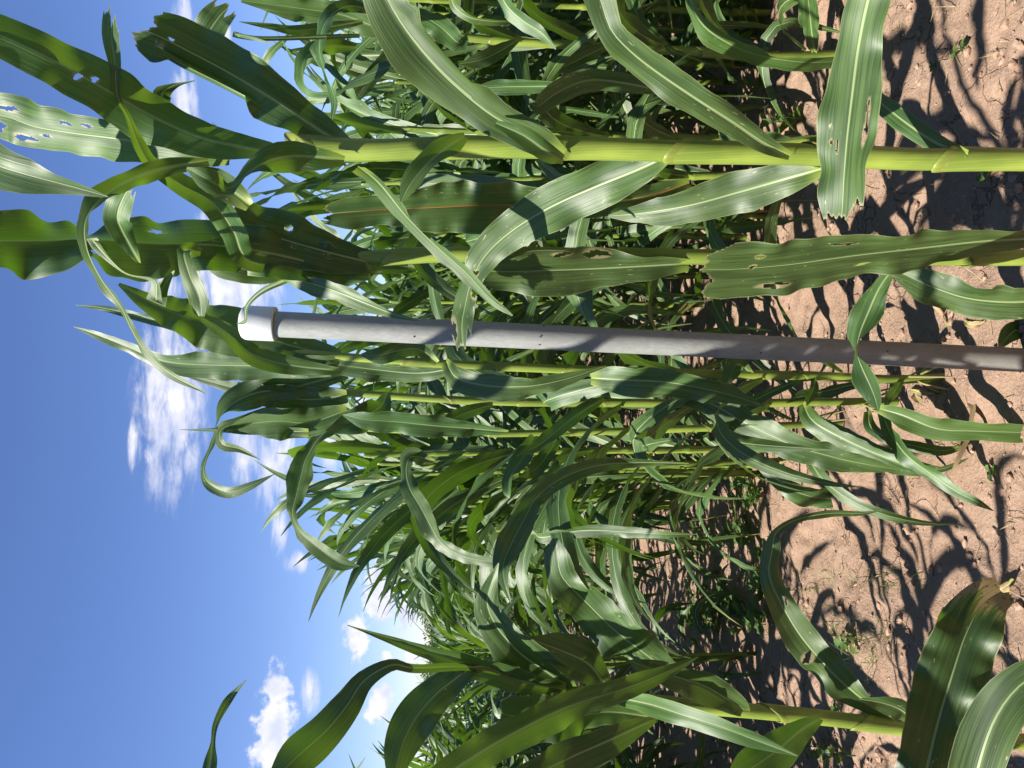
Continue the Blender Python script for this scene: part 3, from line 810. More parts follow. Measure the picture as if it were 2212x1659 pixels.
# --- three slim plants just behind the pole
plantA, SA = hero_stalk('A', 'corn plant with a pale withered leaf at its foot, first behind the pole', 6,
    [(1830, 782), (1400, 800), (900, 780), (300, 765), (-500, 745), (-1100, 720), (-1700, 690), (-2350, 640), (-2800, 600)], 2.2, 0.0135, 0.0105, [.22, .42, .62, .85, 1.08, 1.3, 1.52])
plantB, SB = hero_stalk('B', 'corn plant with straw at its foot, second behind the pole', 6,
    [(1540, 945), (1000, 945), (300, 955), (-400, 950), (-1200, 945), (-2000, 900), (-2500, 850)], 2.45, 0.0135, 0.0105, [.25, .48, .7, .95, 1.18, 1.42])
plantC, SC = hero_stalk('C', 'corn plant with dark diagonal leaves, third behind the pole', 6,
    [(1160, 1080), (600, 1100), (0, 1120), (-600, 1140), (-1300, 1150), (-2000, 1120), (-2400, 1080)], 2.78, 0.0135, 0.0105, [.25, .5, .75, 1.0, 1.25, 1.5])
hero_leaf(plantA, 5, [(680, 690, 2.12, 70, 0), (750, 790, 2.06, 160, 5), (950, 840, 2.02, 190, 0), (1200, 845, 2.0, 155, 0), (1450, 800, 2.0, 100, 0), (1715, 712, 2.0, 5, 0)], M_LEAF, fold=.35)
hero_leaf(plantA, 5, [(1620, 790, 1.98, 90, 0), (1780, 800, 1.95, 200, 0), (2050, 812, 1.92, 210, 0), (2250, 840, 1.91, 200, 0), (2500, 895, 1.9, 140, 0), (2745, 975, 1.9, 6, 0)], M_LEAF, fold=.3)
hero_leaf(plantA, 4, [(2200, 660, 2.2, 110, 0), (1850, 570, 2.19, 270, 0), (1500, 480, 2.17, 350, 0), (1200, 395, 2.14, 280, 0), (950, 290, 2.11, 140, 0), (770, 180, 2.1, 20, 0)], M_LEAF_Y, fold=-.3, na=12, ruffle=.012)
hero_leaf(plantA, 4, [(2150, 745, 2.2, 80, 0), (1700, 715, 2.2, 180, 0), (1300, 705, 2.2, 180, 0), (1050, 680, 2.2, 120, 0), (850, 600, 2.2, 85, 0), (650, 520, 2.2, 60, 0), (475, 458, 2.2, 4, 0)], M_LEAF)
hero_leaf(plantA, 4, [(1400, 520, 2.22, 70, 0), (1000, 420, 2.22, 70, 0), (700, 345, 2.22, 40, 20), (490, 318, 2.22, 3, 0)], M_LEAF)
hero_leaf(plantA, 4, [(2210, 745, 2.0, 50, 10), (1900, 712, 1.98, 120, 15), (1650, 645, 1.95, 140, 20), (1500, 520, 1.9, 120, 40), (1400, 450, 1.88, 100, 30), (1310, 390, 1.85, 60, 40),
                      (1290, 280, 1.8, 135, 0), (1240, 130, 1.78, 135, 0), (1190, -20, 1.75, 30, 0)], M_LEAF_Y)
hero_leaf(plantA, 5, [(620, 690, 2.15, 60, 0), (480, 600, 2.13, 100, 30), (250, 640, 2.1, 120, 10), (130, 640, 2.1, 20, 0)], M_LEAF)
hero_leaf(plantA, 5, [(720, 730, 2.2, 60, 0), (500, 760, 2.22, 130, 0), (250, 740, 2.22, 150, 0), (-50, 700, 2.2, 130, 0), (-300, 650, 2.18, 20, 0)], M_LEAF)
hero_leaf(plantA, 6, [(1830, 790, 2.17, 40, 0), (1880, 880, 2.12, 70, 20), (1880, 1000, 2.06, 60, 30), (1850, 1180, 2.02, 40, 30), (1780, 1330, 2.0, 30, 20), (1750, 1410, 2.0, 20, 0)], M_DRY, label='withered straw coloured leaf lying on the soil')
hero_leaf(plantA, 6, [(450, 770, 2.2, 40, 0), (360, 700, 2.16, 90, 20), (300, 790, 2.12, 120, 30), (270, 850, 2.1, 20, 0)], M_LEAF, n=22)
hero_leaf(plantA, 6, [(850, 790, 2.2, 30, 0), (850, 850, 2.16, 70, 10), (830, 905, 2.13, 70, 10), (805, 970, 2.1, 6, 0)], M_LEAF, n=22)
hero_leaf(plantA, 6, [(1420, 800, 2.2, 30, 0), (1385, 860, 2.16, 60, 10), (1340, 920, 2.12, 60, 10), (1310, 990, 2.1, 6, 0)], M_LEAF, n=22)
hero_leaf(plantB, 4, [(2250, 760, 2.42, 80, 10), (1900, 850, 2.4, 150, 15), (1650, 890, 2.38, 200, 15), (1490, 970, 2.36, 190, 30), (1410, 1080, 2.34, 75, 60), (1380, 1200, 2.32, 80, 50), (1320, 1370, 2.3, 75, 40),
                      (1350, 1470, 2.28, 65, 20), (1480, 1530, 2.26, 80, 10), (1620, 1490, 2.25, 55, 0), (1778, 1414, 2.25, 3, 0)], M_LEAF, n=70)
hero_leaf(plantB, 4, [(1800, 980, 2.4, 60, 0), (1550, 1080, 2.4, 80, 20), (1430, 1130, 2.4, 80, 40), (1440, 1220, 2.4, 80, 10), (1550, 1250, 2.4, 45, 0), (1685, 1318, 2.4, 3, 0)], M_LEAF_Y)
hero_leaf(plantB, 4, [(2250, 900, 2.43, 110, 0), (2000, 930, 2.42, 190, 0), (1800, 900, 2.4, 180, 0), (1500, 850, 2.4, 90, 0), (1200, 770, 2.4, 20, 0)], M_LEAF)
hero_leaf(plantB, 4, [(2250, 1000, 2.43, 110, 0), (2000, 1080, 2.42, 210, 0), (1800, 1070, 2.4, 240, 0), (1600, 1090, 2.4, 120, 0), (1480, 1120, 2.4, 10, 0)], M_LEAF_Y)
hero_leaf(plantB, 4, [(2000, 1140, 2.42, 70, 0), (1600, 1130, 2.41, 50, 0), (1170, 1125, 2.4, 2, 0)], M_LEAF, n=24)
hero_leaf(plantB, 5, [(1080, 1140, 2.35, 40, 0), (850, 1120, 2.33, 100, 0), (600, 1100, 2.3, 150, 0), (350, 1075, 2.28, 165, 0), (150, 1060, 2.26, 130, 0), (10, 1030, 2.26, 10, 0)], M_LEAF)
hero_leaf(plantB, 5, [(1700, 920, 2.35, 40, 0), (1500, 1050, 2.3, 120, 40), (1300, 1210, 2.25, 90, 30), (1130, 1300, 2.22, 8, 0)], M_LEAF)
hero_leaf(plantB, 5, [(980, 960, 2.42, 40, 0), (800, 1020, 2.38, 100, 30), (650, 1090, 2.35, 60, 20), (560, 1120, 2.33, 8, 0)], M_LEAF)
hero_leaf(plantB, 5, [(300, 890, 2.42, 40, 0), (250, 980, 2.38, 150, 0), (120, 1050, 2.34, 190, 0), (0, 1100, 2.32, 120, 0), (-100, 1130, 2.3, 10, 0)], M_LEAF)
hero_leaf(plantB, 6, [(-120, 850, 2.3, 60, 0), (180, 955, 2.25, 160, 0), (420, 1090, 2.2, 215, 0), (700, 1220, 2.15, 200, 0), (1000, 1310, 2.12, 160, 0), (1250, 1362, 2.1, 90, 0), (1395, 1388, 2.1, 5, 0)], M_LEAF, fold=.3, wscale=1.05)
hero_leaf(plantB, 6, [(780, 960, 2.3, 60, 0), (850, 1075, 2.25, 150, 0), (1050, 1190, 2.2, 185, 0), (1300, 1300, 2.15, 160, 0), (1500, 1370, 2.1, 120, 0), (1680, 1380, 2.1, 55, 20), (1855, 1308, 2.1, 5, 0)], M_LEAF, fold=.3)
hero_leaf(plantB, 6, [(1260, 985, 2.05, 60, 0), (1420, 1030, 2.0, 140, 0), (1650, 1120, 1.96, 165, 0), (1900, 1135, 1.93, 140, 0), (2250, 1145, 1.9, 120, 0), (2500, 1150, 1.88, 30, 0)], M_LEAF_Y, fold=.35)
hero_leaf(plantB, 6, [(1290, 1010, 2.2, 60, 10), (1350, 1150, 2.14, 110, 20), (1450, 1290, 2.08, 130, 20), (1620, 1420, 2.05, 110, 10), (1780, 1530, 2.02, 75, 0), (1900, 1590, 2.0, 55, 0), (2015, 1652, 2.0, 4, 0)], M_LEAF)
hero_leaf(plantB, 6, [(1200, 1010, 2.3, 50, 0), (1220, 1110, 2.25, 90, 0), (1330, 1180, 2.2, 90, 20), (1500, 1230, 2.15, 90, 10), (1700, 1260, 2.12, 60, 0), (1900, 1200, 2.1, 5, 0)], M_LEAF_BROWN)
hero_leaf(plantC, 4, [(2400, 980, 2.72, 90, 0), (2120, 1130, 2.7, 100, 30), (1990, 1300, 2.68, 120, 10), (1950, 1430, 2.66, 185, 0), (1920, 1550, 2.64, 125, 0), (1895, 1680, 2.62, 75, 20), (1960, 1800, 2.6, 95, 20),
                      (2100, 1920, 2.6, 120, 0), (2212, 1990, 2.6, 100, 0), (2330, 2010, 2.6, 5, 0)], M_LEAF_Y, n=60)
hero_leaf(plantC, 5, [(600, 1330, 2.7, 40, 0), (460, 1300, 2.68, 130, 20), (420, 1380, 2.65, 90, 10), (440, 1500, 2.6, 120, 0), (520, 1640, 2.55, 140, 0), (640, 1850, 2.5, 130, 20), (780, 1940, 2.48, 100, 20), (1000, 1990, 2.45, 70, 0)], M_LEAF, n=60)
hero_leaf(plantC, 5, [(2250, 1345, 2.1, 12, 0), (1900, 1340, 2.08, 65, 10), (1650, 1360, 2.05, 100, 20), (1430, 1440, 2.02, 125, 20), (1270, 1560, 2.0, 135, 20), (1190, 1700, 1.96, 170, 10), (1110, 1850, 1.93, 190, 0),
                      (1050, 2000, 1.9, 160, 0), (1060, 2130, 1.88, 60, 0), (1100, 2250, 1.87, 5, 0)], M_LEAF, n=70, fold=.4)
hero_leaf(plantC, 5, [(1250, 1170, 2.7, 60, 0), (1180, 1300, 2.6, 150, 10), (1100, 1420, 2.55, 110, 30), (1080, 1530, 2.5, 70, 20), (1090, 1570, 2.5, 5, 0)], M_LEAF)
hero_leaf(plantC, 5, [(1400, 1190, 2.7, 60, 0), (1300, 1340, 2.62, 120, 20), (1230, 1400, 2.58, 90, 10), (1150, 1430, 2.55, 10, 0)], M_LEAF)
hero_leaf(plantC, 6, [(440, 1240, 2.95, 40, 0), (560, 1400, 2.92, 100, 10), (720, 1520, 2.9, 150, 0), (900, 1570, 2.9, 140, 0), (1060, 1550, 2.9, 95, 0), (1245, 1490, 2.9, 5, 0)], M_LEAF)
hero_leaf(plantC, 8, [(1000, 130, 2.2, 40, 0), (1230, 130, 2.2, 30, 0), (1300, 165, 2.15, 80, 10), (1560, 120, 2.1, 90, 10), (1850, 130, 2.05, 80, 0), (2100, 145, 2.0, 50, 0), (2300, 145, 2.0, 5, 0)], M_LEAF, n=40)

# --- left hand plant across the soil path
plantL, SL = hero_stalk('L', 'shorter corn plant with bluish broad leaves standing across the path from the pole', 9,
    [(2212, 1490), (1450, 1400), (950, 1338), (450, 1290), (0, 1250), (-500, 1195), (-800, 1160), (-1000, 1120)], 1.5, 0.0165, 0.013, [0.22, 0.42, 0.62, 0.80, 0.98, 1.14])
l = plantL
hero_leaf(l, 8, [(1500, 1150, 1.5, 80, 0), (1340, 1045, 1.47, 270, 0), (1150, 905, 1.44, 300, 0), (1010, 750, 1.42, 240, 10), (945, 600, 1.4, 175, 15), (970, 470, 1.38, 95, 20), (1020, 330, 1.36, 6, 0)], M_LEAF, fold=.3, na=12)
hero_leaf(l, 8, [(1720, 1140, 1.5, 80, 0), (1610, 990, 1.48, 270, 0), (1430, 900, 1.46, 270, 0), (1270, 840, 1.45, 90, 0), (1180, 800, 1.44, 8, 0)], M_LEAF, fold=-.3)
hero_leaf(l, 8, [(2330, 1140, 1.5, 60, 0), (2110, 1020, 1.5, 160, 0), (1900, 870, 1.48, 300, 0), (1720, 720, 1.46, 330, 0), (1560, 560, 1.44, 240, 10), (1430, 420, 1.42, 195, 0), (1400, 280, 1.4, 185, 0), (1385, 170, 1.4, 40, 0)], M_LEAF,
          fold=.25, ruffle=.012, na=12)
hero_leaf(l, 8, [(1500, 1155, 1.5, 60, 0), (1260, 1115, 1.45, 140, 0), (1000, 1040, 1.42, 190, 0), (750, 960, 1.38, 140, 0), (500, 885, 1.35, 85, 0), (250, 803, 1.32, 42, 0), (40, 733, 1.3, 2, 0)], M_LEAF_Y, fold=.5, ruffle=.003)
hero_leaf(l, 8, [(2050, 1340, 1.5, 40, 0), (1750, 1300, 1.48, 160, 0), (1450, 1330, 1.45, 270, 0), (1200, 1330, 1.43, 330, 0), (990, 1300, 1.4, 270, 0)], M_LEAF_Y, torn=.02, fold=.2, na=12)
hero_leaf(l, 8, [(2030, 1340, 1.45, 50, 0), (1800, 1450, 1.4, 170, 0), (1550, 1560, 1.37, 240, 0), (1300, 1680, 1.33, 240, 0), (1050, 1800, 1.3, 150, 0), (850, 1900, 1.28, 8, 0)], M_LEAF, fold=.3)
hero_leaf(l, 8, [(1450, 1130, 1.48, 60, 0), (900, 1010, 1.4, 60, 10), (480, 1010, 1.3, 70, 10), (330, 990, 1.28, 80, 0), (150, 1090, 1.27, 140, 0), (40, 1250, 1.26, 210, 0), (-100, 1420, 1.24, 250, 0), (-300, 1600, 1.2, 260, 0), (-500, 1800, 1.18, 20, 0)], M_LEAF, fold=-.3, n=60)
hero_leaf(l, 8, [(1300, 1110, 1.48, 60, 0), (920, 1000, 1.4, 80, 0), (700, 1110, 1.38, 200, 0), (530, 1270, 1.36, 280, 0), (420, 1450, 1.34, 280, 0), (360, 1640, 1.32, 170, 0), (330, 1800, 1.3, 8, 0)], M_LEAF, fold=-.3, n=50)
hero_leaf(l, 9, [(1440, 1380, 1.5, 50, 0), (1180, 1225, 1.5, 160, 0), (960, 1030, 1.5, 240, 0), (760, 800, 1.5, 220, 15), (620, 560, 1.5, 165, 25), (560, 400, 1.5, 120, 10), (580, 250, 1.5, 110, 40), (610, 130, 1.5, 60, 20), (740, 50, 1.5, 40, 0),
                 (950, 10, 1.5, 50, 0), (1150, 10, 1.5, 30, 0), (1280, -10, 1.5, 4, 0)], M_LEAF, n=80, ruffle=.010, na=12, holes=[(.45, .33, .3, .012), (-.4, .5, .12, .01)])
hero_leaf(l, 9, [(1515, 1395, 1.48, 40, 0), (1430, 1295, 1.45, 140, 0), (1300, 1240, 1.43, 120, 0), (1140, 1212, 1.42, 8, 0)], M_LEAF, n=24)
hero_leaf(l, 9, [(890, 1340, 1.48, 50, 0), (760, 1420, 1.45, 160, 0), (620, 1540, 1.42, 250, 0), (450, 1660, 1.4, 250, 0), (250, 1800, 1.36, 20, 0)], M_LEAF, fold=-.2)
hero_leaf(l, 9, [(-600, 1150, 1.47, 40, 0), (-400, 1205, 1.40, 90, 0), (-200, 1250, 1.32, 140, 0), (0, 1315, 1.26, 160, 0), (250, 1395, 1.22, 150, 0), (500, 1490, 1.2, 95, 0), (745, 1583, 1.18, 5, 0)], M_LEAF_Y)
hero_leaf(l, 9, [(420, 1310, 1.5, 50, 0), (330, 1240, 1.47, 150, 20), (150, 1130, 1.45, 220, 10), (0, 1080, 1.43, 200, 0), (-250, 1000, 1.4, 120, 0), (-350, 960, 1.4, 8, 0)], M_LEAF, fold=.45)

# --- near plant at the left whose broad leaves reach into the foreground
lx, ly = -0.66, 0.86
plantP = link('corn_plant', None, None, (lx, ly, float(soil_height(lx, ly))))
tag(plantP, 'corn plant with a dead brown leaf tip drooping over the soil path', 'corn plant')
v, f, uv = tube(np.array([[lx, ly, z] for z in np.linspace(-.01, 1.35, 30)]), np.linspace(.0165, .012, 30))
link('stalk', mesh_from('stalk', v - np.array(plantP.location), f, M_STALK, uv, uv), plantP)
hero_leaf(plantP, 9, [(1470, 2250, .88, 80, 0), (1510, 2000, .92, 260, 0), (1570, 1720, .95, 380, 0), (1650, 1380, .97, 440, 0), (1750, 1040, .98, 440, 0), (1840, 780, .99, 390, 0), (1950, 590, 1.0, 290, 0), (2090, 500, 1.0, 190, 0)],
          M_LEAF_BROWN, fold=.3, torn=.02, na=14, n=70, ruffle=.010, lit=-20, label='broad dark leaf with a dead spotted brown tip')
hero_leaf(plantP, 9, [(1800, 2200, .87, 80, 0), (1850, 1950, .88, 240, 0), (1930, 1600, .87, 310, 0), (2030, 1330, .86, 310, 0), (2180, 1130, .85, 260, 0), (2400, 1000, .84, 180, 0), (2650, 930, .83, 10, 0)], M_LEAF, fold=.3, na=12)
hero_leaf(plantP, 8, [(400, 2000, 1.0, 40, 0), (600, 1770, 1.03, 190, 0), (900, 1560, 1.06, 230, 0), (1200, 1390, 1.09, 225, 0), (1500, 1250, 1.12, 200, 0), (1850, 1140, 1.15, 155, 0), (2100, 1040, 1.18, 95, 0), (2310, 940, 1.2, 5, 0)], M_LEAF_Y, fold=.3)
hero_leaf(plantP, 7, [(1300, 2000, 1.1, 30, 0), (1330, 1800, 1.12, 115, 0), (1360, 1650, 1.15, 105, 0), (1378, 1500, 1.17, 30, 40), (1400, 1370, 1.18, 40, 20), (1480, 1220, 1.2, 50, 0), (1595, 1088, 1.2, 2, 0)], M_LEAF, n=34)
hero_leaf(plantP, 9, [(1650, 2100, 1.05, 60, 0), (1700, 1850, 1.1, 160, 0), (1740, 1650, 1.12, 160, 0), (1790, 1480, 1.15, 20, 0)], M_LEAF)

# ------------------------------------------------------------------ corn: the rest of the field, from eight grown prototypes
def grown_leaf(seed, z0, az, L, wmax, el0, bend, twist, segs, na, mat, stalk_r=0.013, sway=0.3, ruffle=0.009):
    r = random.Random(seed)
    n = segs + 1
    t = np.linspace(0, L, n)
    u = t / L
    elv = el0 - bend * u ** 1.35
    if r.random() < .38:                       # many blades are bent over
        uk = r.uniform(.3, .65)
        elv = elv - R(r.uniform(35, 85)) / (1 + np.exp(-(u - uk) / .035))
        elv = np.maximum(elv, R(-100))
    azv = az + sway * np.sin(u * 2.4 + r.uniform(-.5, .5)) * u
    d = np.stack([np.cos(elv) * np.cos(azv), np.cos(elv) * np.sin(azv), np.sin(elv)], 1)
    step = L / segs
    p = np.vstack([[0, 0, 0], np.cumsum((d[:-1] + d[1:]) / 2 * step, axis=0)])
    p += np.array([math.cos(az) * stalk_r, math.sin(az) * stalk_r, z0])
    side = np.stack([-np.sin(azv), np.cos(azv), np.zeros(n)], 1)
    nrm = np.cross(d, side) * -1
    nrm = np.where(nrm[:, 2:3] < 0, nrm, nrm)
    tw = twist * u ** 1.3 + r.uniform(-.12, .12)
    C = np.cos(tw)[:, None] * side + np.sin(tw)[:, None] * nrm
    N = np.cos(tw)[:, None] * nrm - np.sin(tw)[:, None] * side
    hw = wmax * 0.5 * np.clip((0.42 + 2.4 * u) * (u < .25) + (u >= .25), 0, 1) * np.clip(1 - ((u - .3) / .7).clip(0) ** 2.1, 0.01, 1)
    return leaf_geo(p, C, N, np.maximum(hw, .0008), t, na, 0.28, 0.0, ruffle, 6.0, seed)

def grown_plant(seed, segs, na):
    """-> stalk geo, list of leaf geo; about 2.1 m tall, growing at the origin"""
    r = random.Random(seed)
    H = 1.62
    nodes = [0.07 + i * 0.118 for i in range(14)]
    if segs > 8:
        zl, ml = [-0.01, .06], [1.0, .95]
        for zn in nodes:
            zl += [zn - .010, zn, zn + .008, zn + .03, zn + .09]
            ml += [1.17, 1.20, .94, .97, 1.06]
        zs = np.array(zl); mul = np.array(ml)
        zs = np.clip(zs, -.01, H)
    else:
        zs = np.linspace(-0.01, H, 5); mul = np.ones(5)
    bx, by = r.uniform(-.03, .03), r.uniform(-.03, .03)
    pts = np.stack([bx * (zs / H) ** 2, by * (zs / H) ** 2, zs], 1)
    rad = (0.0150 + (0.0085 - 0.0150) * (zs / H)) * mul
    v, f, uv = tube(pts, rad, 8 if segs > 8 else 4, False)
    plane = r.uniform(0, 6.28)
    leaves = []
    for i, zn in enumerate(nodes):
        h = i / 13.0
        az = plane + (i % 2) * math.pi + r.uniform(-.9, .9)
        L = (0.50 + 0.42 * math.sin(math.pi * min(1, .15 + .75 * h))) * r.uniform(.88, 1.12)
        wm = (0.040 + 0.027 * math.sin(math.pi * min(1, .1 + .8 * h))) * r.uniform(.9, 1.1)
        el0 = R(r.uniform(46, 62) + 20 * max(0, h - .55) / .45)
        bd = R(r.uniform(75, 140) - 62 * max(0, h - .5) / .5)
        if i >= 12:
            bd = R(r.uniform(15, 60))
        tw = r.choice([-1, 1]) * r.uniform(.2, 2.6)
        leaves.append(grown_leaf(seed * 37 + i, zn + 0.02, az, L, wm, el0, bd, tw, segs, na, None, 0.012, r.uniform(-1.1, 1.1)))
    return (v, f, uv), leaves

# --- tall unseen plant added at the left, its leaves placed to shade the pole
sx_, sy_ = -0.775, 1.295
plantS = link('corn_plant', None, None, (sx_, sy_, float(soil_height(sx_, sy_))))
plantS.scale = (1.2, 1.2, 1.2)
tag(plantS, 'tall corn plant added out of view beside the shorter bluish plant to shade the pole', 'corn plant')
zs_ = np.linspace(-.01, 2.12, 34)
v, f, uv = tube(np.stack([-.04 * (zs_ / 2) ** 2, zs_ * 0, zs_], 1), np.linspace(.0165, .010, 34))
link('stalk', mesh_from('stalk', v, f, M_STALK, uv, uv), plantS)
for i_, (z0_, az_, L_, e_, b_) in enumerate([(1.22, 2.1, .5, 60, 70), (1.31, 2.2, .5, 62, 70), (1.39, 2.0, .5, 60, 60), (1.47, 1.9, .6, 58, 60), (1.62, -1.0, .7, 66, 60), (1.79, 2.1, .7, 60, 40),
                                            (1.92, -1.3, .6, 72, 35), (2.04, 1.95, .6, 62, 30), (2.10, -1.2, .5, 80, 20)]):
    a_, b2_, c_, d_ = grown_leaf(900 + i_, z0_, az_, L_, .088, R(e_), R(b_), .4, 24, 8, None, .011, .2)
    link('leaf', mesh_from('leaf', a_, b2_, M_LEAF, c_, d_), plantS)

PROTO = []
for i in range(9):
    st, lv = grown_plant(100 + i, 16, 6)
    sm = mesh_from('stalk', st[0], st[1], M_STALK, st[2], st[2])
    lm = [mesh_from('leaf', a, b, (M_LEAF_Y if j >= len(lv) - 2 else (M_LEAF_BROWN if j in (1, 2) and (i + j) % 2 else M_LEAF)), c, d) for j, (a, b, c, d) in enumerate(lv)]
    PROTO.append((sm, lm))
LOW = []
for i in range(7):
    st, lv = grown_plant(300 + i, 6, 2)
    LOW.append((st, lv))

def joined_low(i, mat_list):
    st, lv = LOW[i]
    vs = [st[0]]; fs = [list(map(tuple, st[1]))]; uvs = [st[2]]; uv2 = [st[2]]
    off = len(st[0]); mi = [0] * len(st[1])
    for a, b, c, d in lv:
        vs.append(a); fs.append([tuple(int(q) + off for q in ff) for ff in b]); uvs.append(c); uv2.append(d)
        mi += [1] * len(b); off += len(a)
    return np.concatenate(vs), [q for g in fs for q in g], np.concatenate(uvs), np.concatenate(uv2), mi
LOWM = []
for i in range(7):
    v, f, uv, uv2, mi = joined_low(i, None)
    me = mesh_from('corn_plant', v, f, M_STALK, uv, uv2)
    me.materials.append(M_LEAF_FAR)
    me.polygons.foreach_set('material_index', np.array(mi, dtype=np.int32))
    LOWM.append(me)
    LOW[i] = (v, f, uv, uv2, mi)

# the plants behind the pole and beyond the thick stalk carry more blades than those drawn one by one
for root_, picks, sc_ in ((plantA, (0, 8), 1.0), (plantB, (1, 9), 1.0), (plantC, (2, 9), 1.0), (plantN, (3, 11), 1.06)):
    for me in PROTO[picks[0]][1][1:picks[1]]:
        o = link('leaf', me, root_)
        o.scale = (sc_ * .92, sc_ * .92, sc_)
        o.rotation_euler = (0, 0, 1.1 * picks[0])

ORD = {1: 'first', 2: 'second', 3: 'third', 4: 'fourth', 5: 'fifth', 6: 'sixth', 7: 'seventh', 8: 'eighth', 9: 'ninth', 10: 'tenth'}
def row_label(kr):
    if kr == 0:
        return 'tall corn plant in the row that runs on behind the pole', 'corn plants in the row behind the pole'
    if kr > 0:
        o_ = ORD.get(kr, 'a distant')
        return f'tall corn plant in the {o_} row past the thick lime stalk', f'corn plants in the {o_} row past the thick stalk'
    o_ = ORD.get(-kr, 'a distant')
    return f'shorter corn plant in the {o_} row across the soil path from the pole', f'corn plants in the {o_} row across the path'

spots = []
around = []
for kr in range(-12, 16):
    y = -6.0 + rng.uniform(0, .2)
    while y < 30:
        y += rng.uniform(.115, .195)
        x = row_x(kr, y) + rng.gauss(0, .022)
        if rng.random() < .04:
            continue
        if kr == 0 and -.2 < y < 3.12: continue
        if kr == -1 and -1.2 < y < 3.2: continue
        if kr == -1 and y < 8 and rng.random() < .6: continue
        if kr == 1 and 0.6 < y < 2.95: continue
        if y < .25 or abs(math.atan2(x, y)) > R(30):
            # only neighbours that could throw shade into the picture
            if (-2.6 < x < 0 and -2.2 < y < 3):
                if not (-2.3 < x and -1.0 < y and kr <= -2) or rng.random() < .75:
                    continue
            elif math.hypot(x, y) > 7.5 or math.hypot(x, y) < 1.0:
                continue
            around.append((kr, x, y, rng.uniform(.95, 1.08)))
            if not (-2.6 < x < 0 and -2.2 < y < 3):
                continue
            around.pop()
        if y < 1.4 and abs(x) < .8: continue
        hs_ = 1.04 if kr >= 0 else (.72 if kr == -1 else .84)
        spots.append((math.hypot(x, y), kr, x, y, hs_ * rng.uniform(.9, 1.06)))
spots.sort()
field_v, field_f, field_uv, field_uv2, field_mi, off = [], [], [], [], [], 0
n_ind = 0
for q, (dist, kr, x, y, hs_) in enumerate(spots):
    z = float(soil_height(x, y))
    rot = rng.uniform(0, 6.28)
    lab, grp = row_label(kr)
    if n_ind < 290 and abs(kr) <= 10 and dist < 16:
        n_ind += 1
        if dist < 7.5:
            sm, lm = PROTO[rng.randrange(len(PROTO))]
            root = link('corn_plant', None, None, (x, y, z))
            root.rotation_euler = (rng.gauss(0, .03), rng.gauss(0, .03), rot)
            root.scale = (hs_, hs_, hs_)
            tag(root, lab, 'corn plant', grp)
            link('stalk', sm, root)
            for me in lm:
                link('leaf', me, root)
        else:
            o = link('corn_plant', LOWM[rng.randrange(len(LOWM))], None, (x, y, z))
            o.rotation_euler = (rng.gauss(0, .03), rng.gauss(0, .03), rot)
            o.scale = (hs_, hs_, hs_)
            tag(o, lab, 'corn plant', grp)
    else:
        v, f, uv, uv2, mi = LOW[rng.randrange(len(LOW))]
        c_, s_ = math.cos(rot), math.sin(rot)
        p_ = np.stack([v[:, 0] * c_ - v[:, 1] * s_, v[:, 0] * s_ + v[:, 1] * c_, v[:, 2]], 1) * hs_ + np.array([x, y, z])
        field_v.append(p_); field_f.append(np.array(f) + off); field_uv.append(uv); field_uv2.append(uv2); field_mi += mi; off += len(v)
for (kr, x, y, hs_) in around:
    v, f, uv, uv2, mi = LOW[rng.randrange(len(LOW))]
    rot = rng.uniform(0, 6.28); c_, s_ = math.cos(rot), math.sin(rot)
    p_ = np.stack([v[:, 0] * c_ - v[:, 1] * s_, v[:, 0] * s_ + v[:, 1] * c_, v[:, 2]], 1) * hs_ + np.array([x, y, 0.0])
    field_v.append(p_); field_f.append(np.array(f) + off); field_uv.append(uv); field_uv2.append(uv2); field_mi += mi; off += len(v)
fm = mesh_from('corn_field', np.concatenate(field_v), np.concatenate(field_f), M_STALK, np.concatenate(field_uv), np.concatenate(field_uv2))
fm.materials.append(M_LEAF_FAR)
fm.polygons.foreach_set('material_index', np.array(field_mi, dtype=np.int32))
tag(link('corn_field', fm), 'far rows of corn that merge into one green mass', 'corn', kind='stuff')

# ------------------------------------------------------------------ the pole
ptop = W(560, 698.5, 1.83)
pmid = W(1900, 763, 1.825)
dirv = (pmid - ptop) / np.linalg.norm(pmid - ptop)
foot = ptop + dirv * (ptop[2] + 0.15) / -dirv[2]
M_PIPE, nt, t = new_mat('galvanised_pipe')
u1 = nt.node('ShaderNodeUVMap', uv_map='size')
tcp = nt.node('ShaderNodeTexCoord')
sp = nt.node('ShaderNodeSeparateXYZ'); t.links.new(u1.outputs[0], sp.inputs[0])
fib = nt.noise(nt.mapping(u1.outputs[0], (170, 45, 1)), 1.0, 5, 0.7)
scr = nt.noise(nt.mapping(u1.outputs[0], (60, 260, 1)), 1.0, 3, 0.6)
bl = nt.noise(nt.mapping(u1.outputs[0], (14, 6, 1)), 1.0, 4, 0.6)
col = nt.mix(nt.smooth(nt.m('ADD', nt.m('MULTIPLY', fib, .5), nt.m('MULTIPLY', bl, .5)), .38, .62), (0.235, 0.242, 0.226, 1), (0.310, 0.318, 0.298, 1))
col = nt.mix(nt.m('MULTIPLY', nt.smooth(scr, .68, .74), .45), col, (0.50, 0.50, 0.52, 1))
dirt = nt.m('SUBTRACT', 1.0, nt.smooth(nt.m('ADD', sp.outputs[1], nt.m('MULTIPLY', nt.m('SUBTRACT', bl, .5), .5)), .2, 1.15))
col = nt.mix(nt.m('MULTIPLY', dirt, .4), col, (0.13, 0.088, 0.062, 1))
p = nt.node('ShaderNodeBsdfPrincipled')
t.links.new(col, p.inputs['Base Color'])
p.inputs['Metallic'].default_value = 0.12
p.inputs['Roughness'].default_value = 0.58
t.links.new(bump(nt, t, fib, .3, .0007), p.inputs['Normal'])
out_surface(nt, t, p.outputs[0])
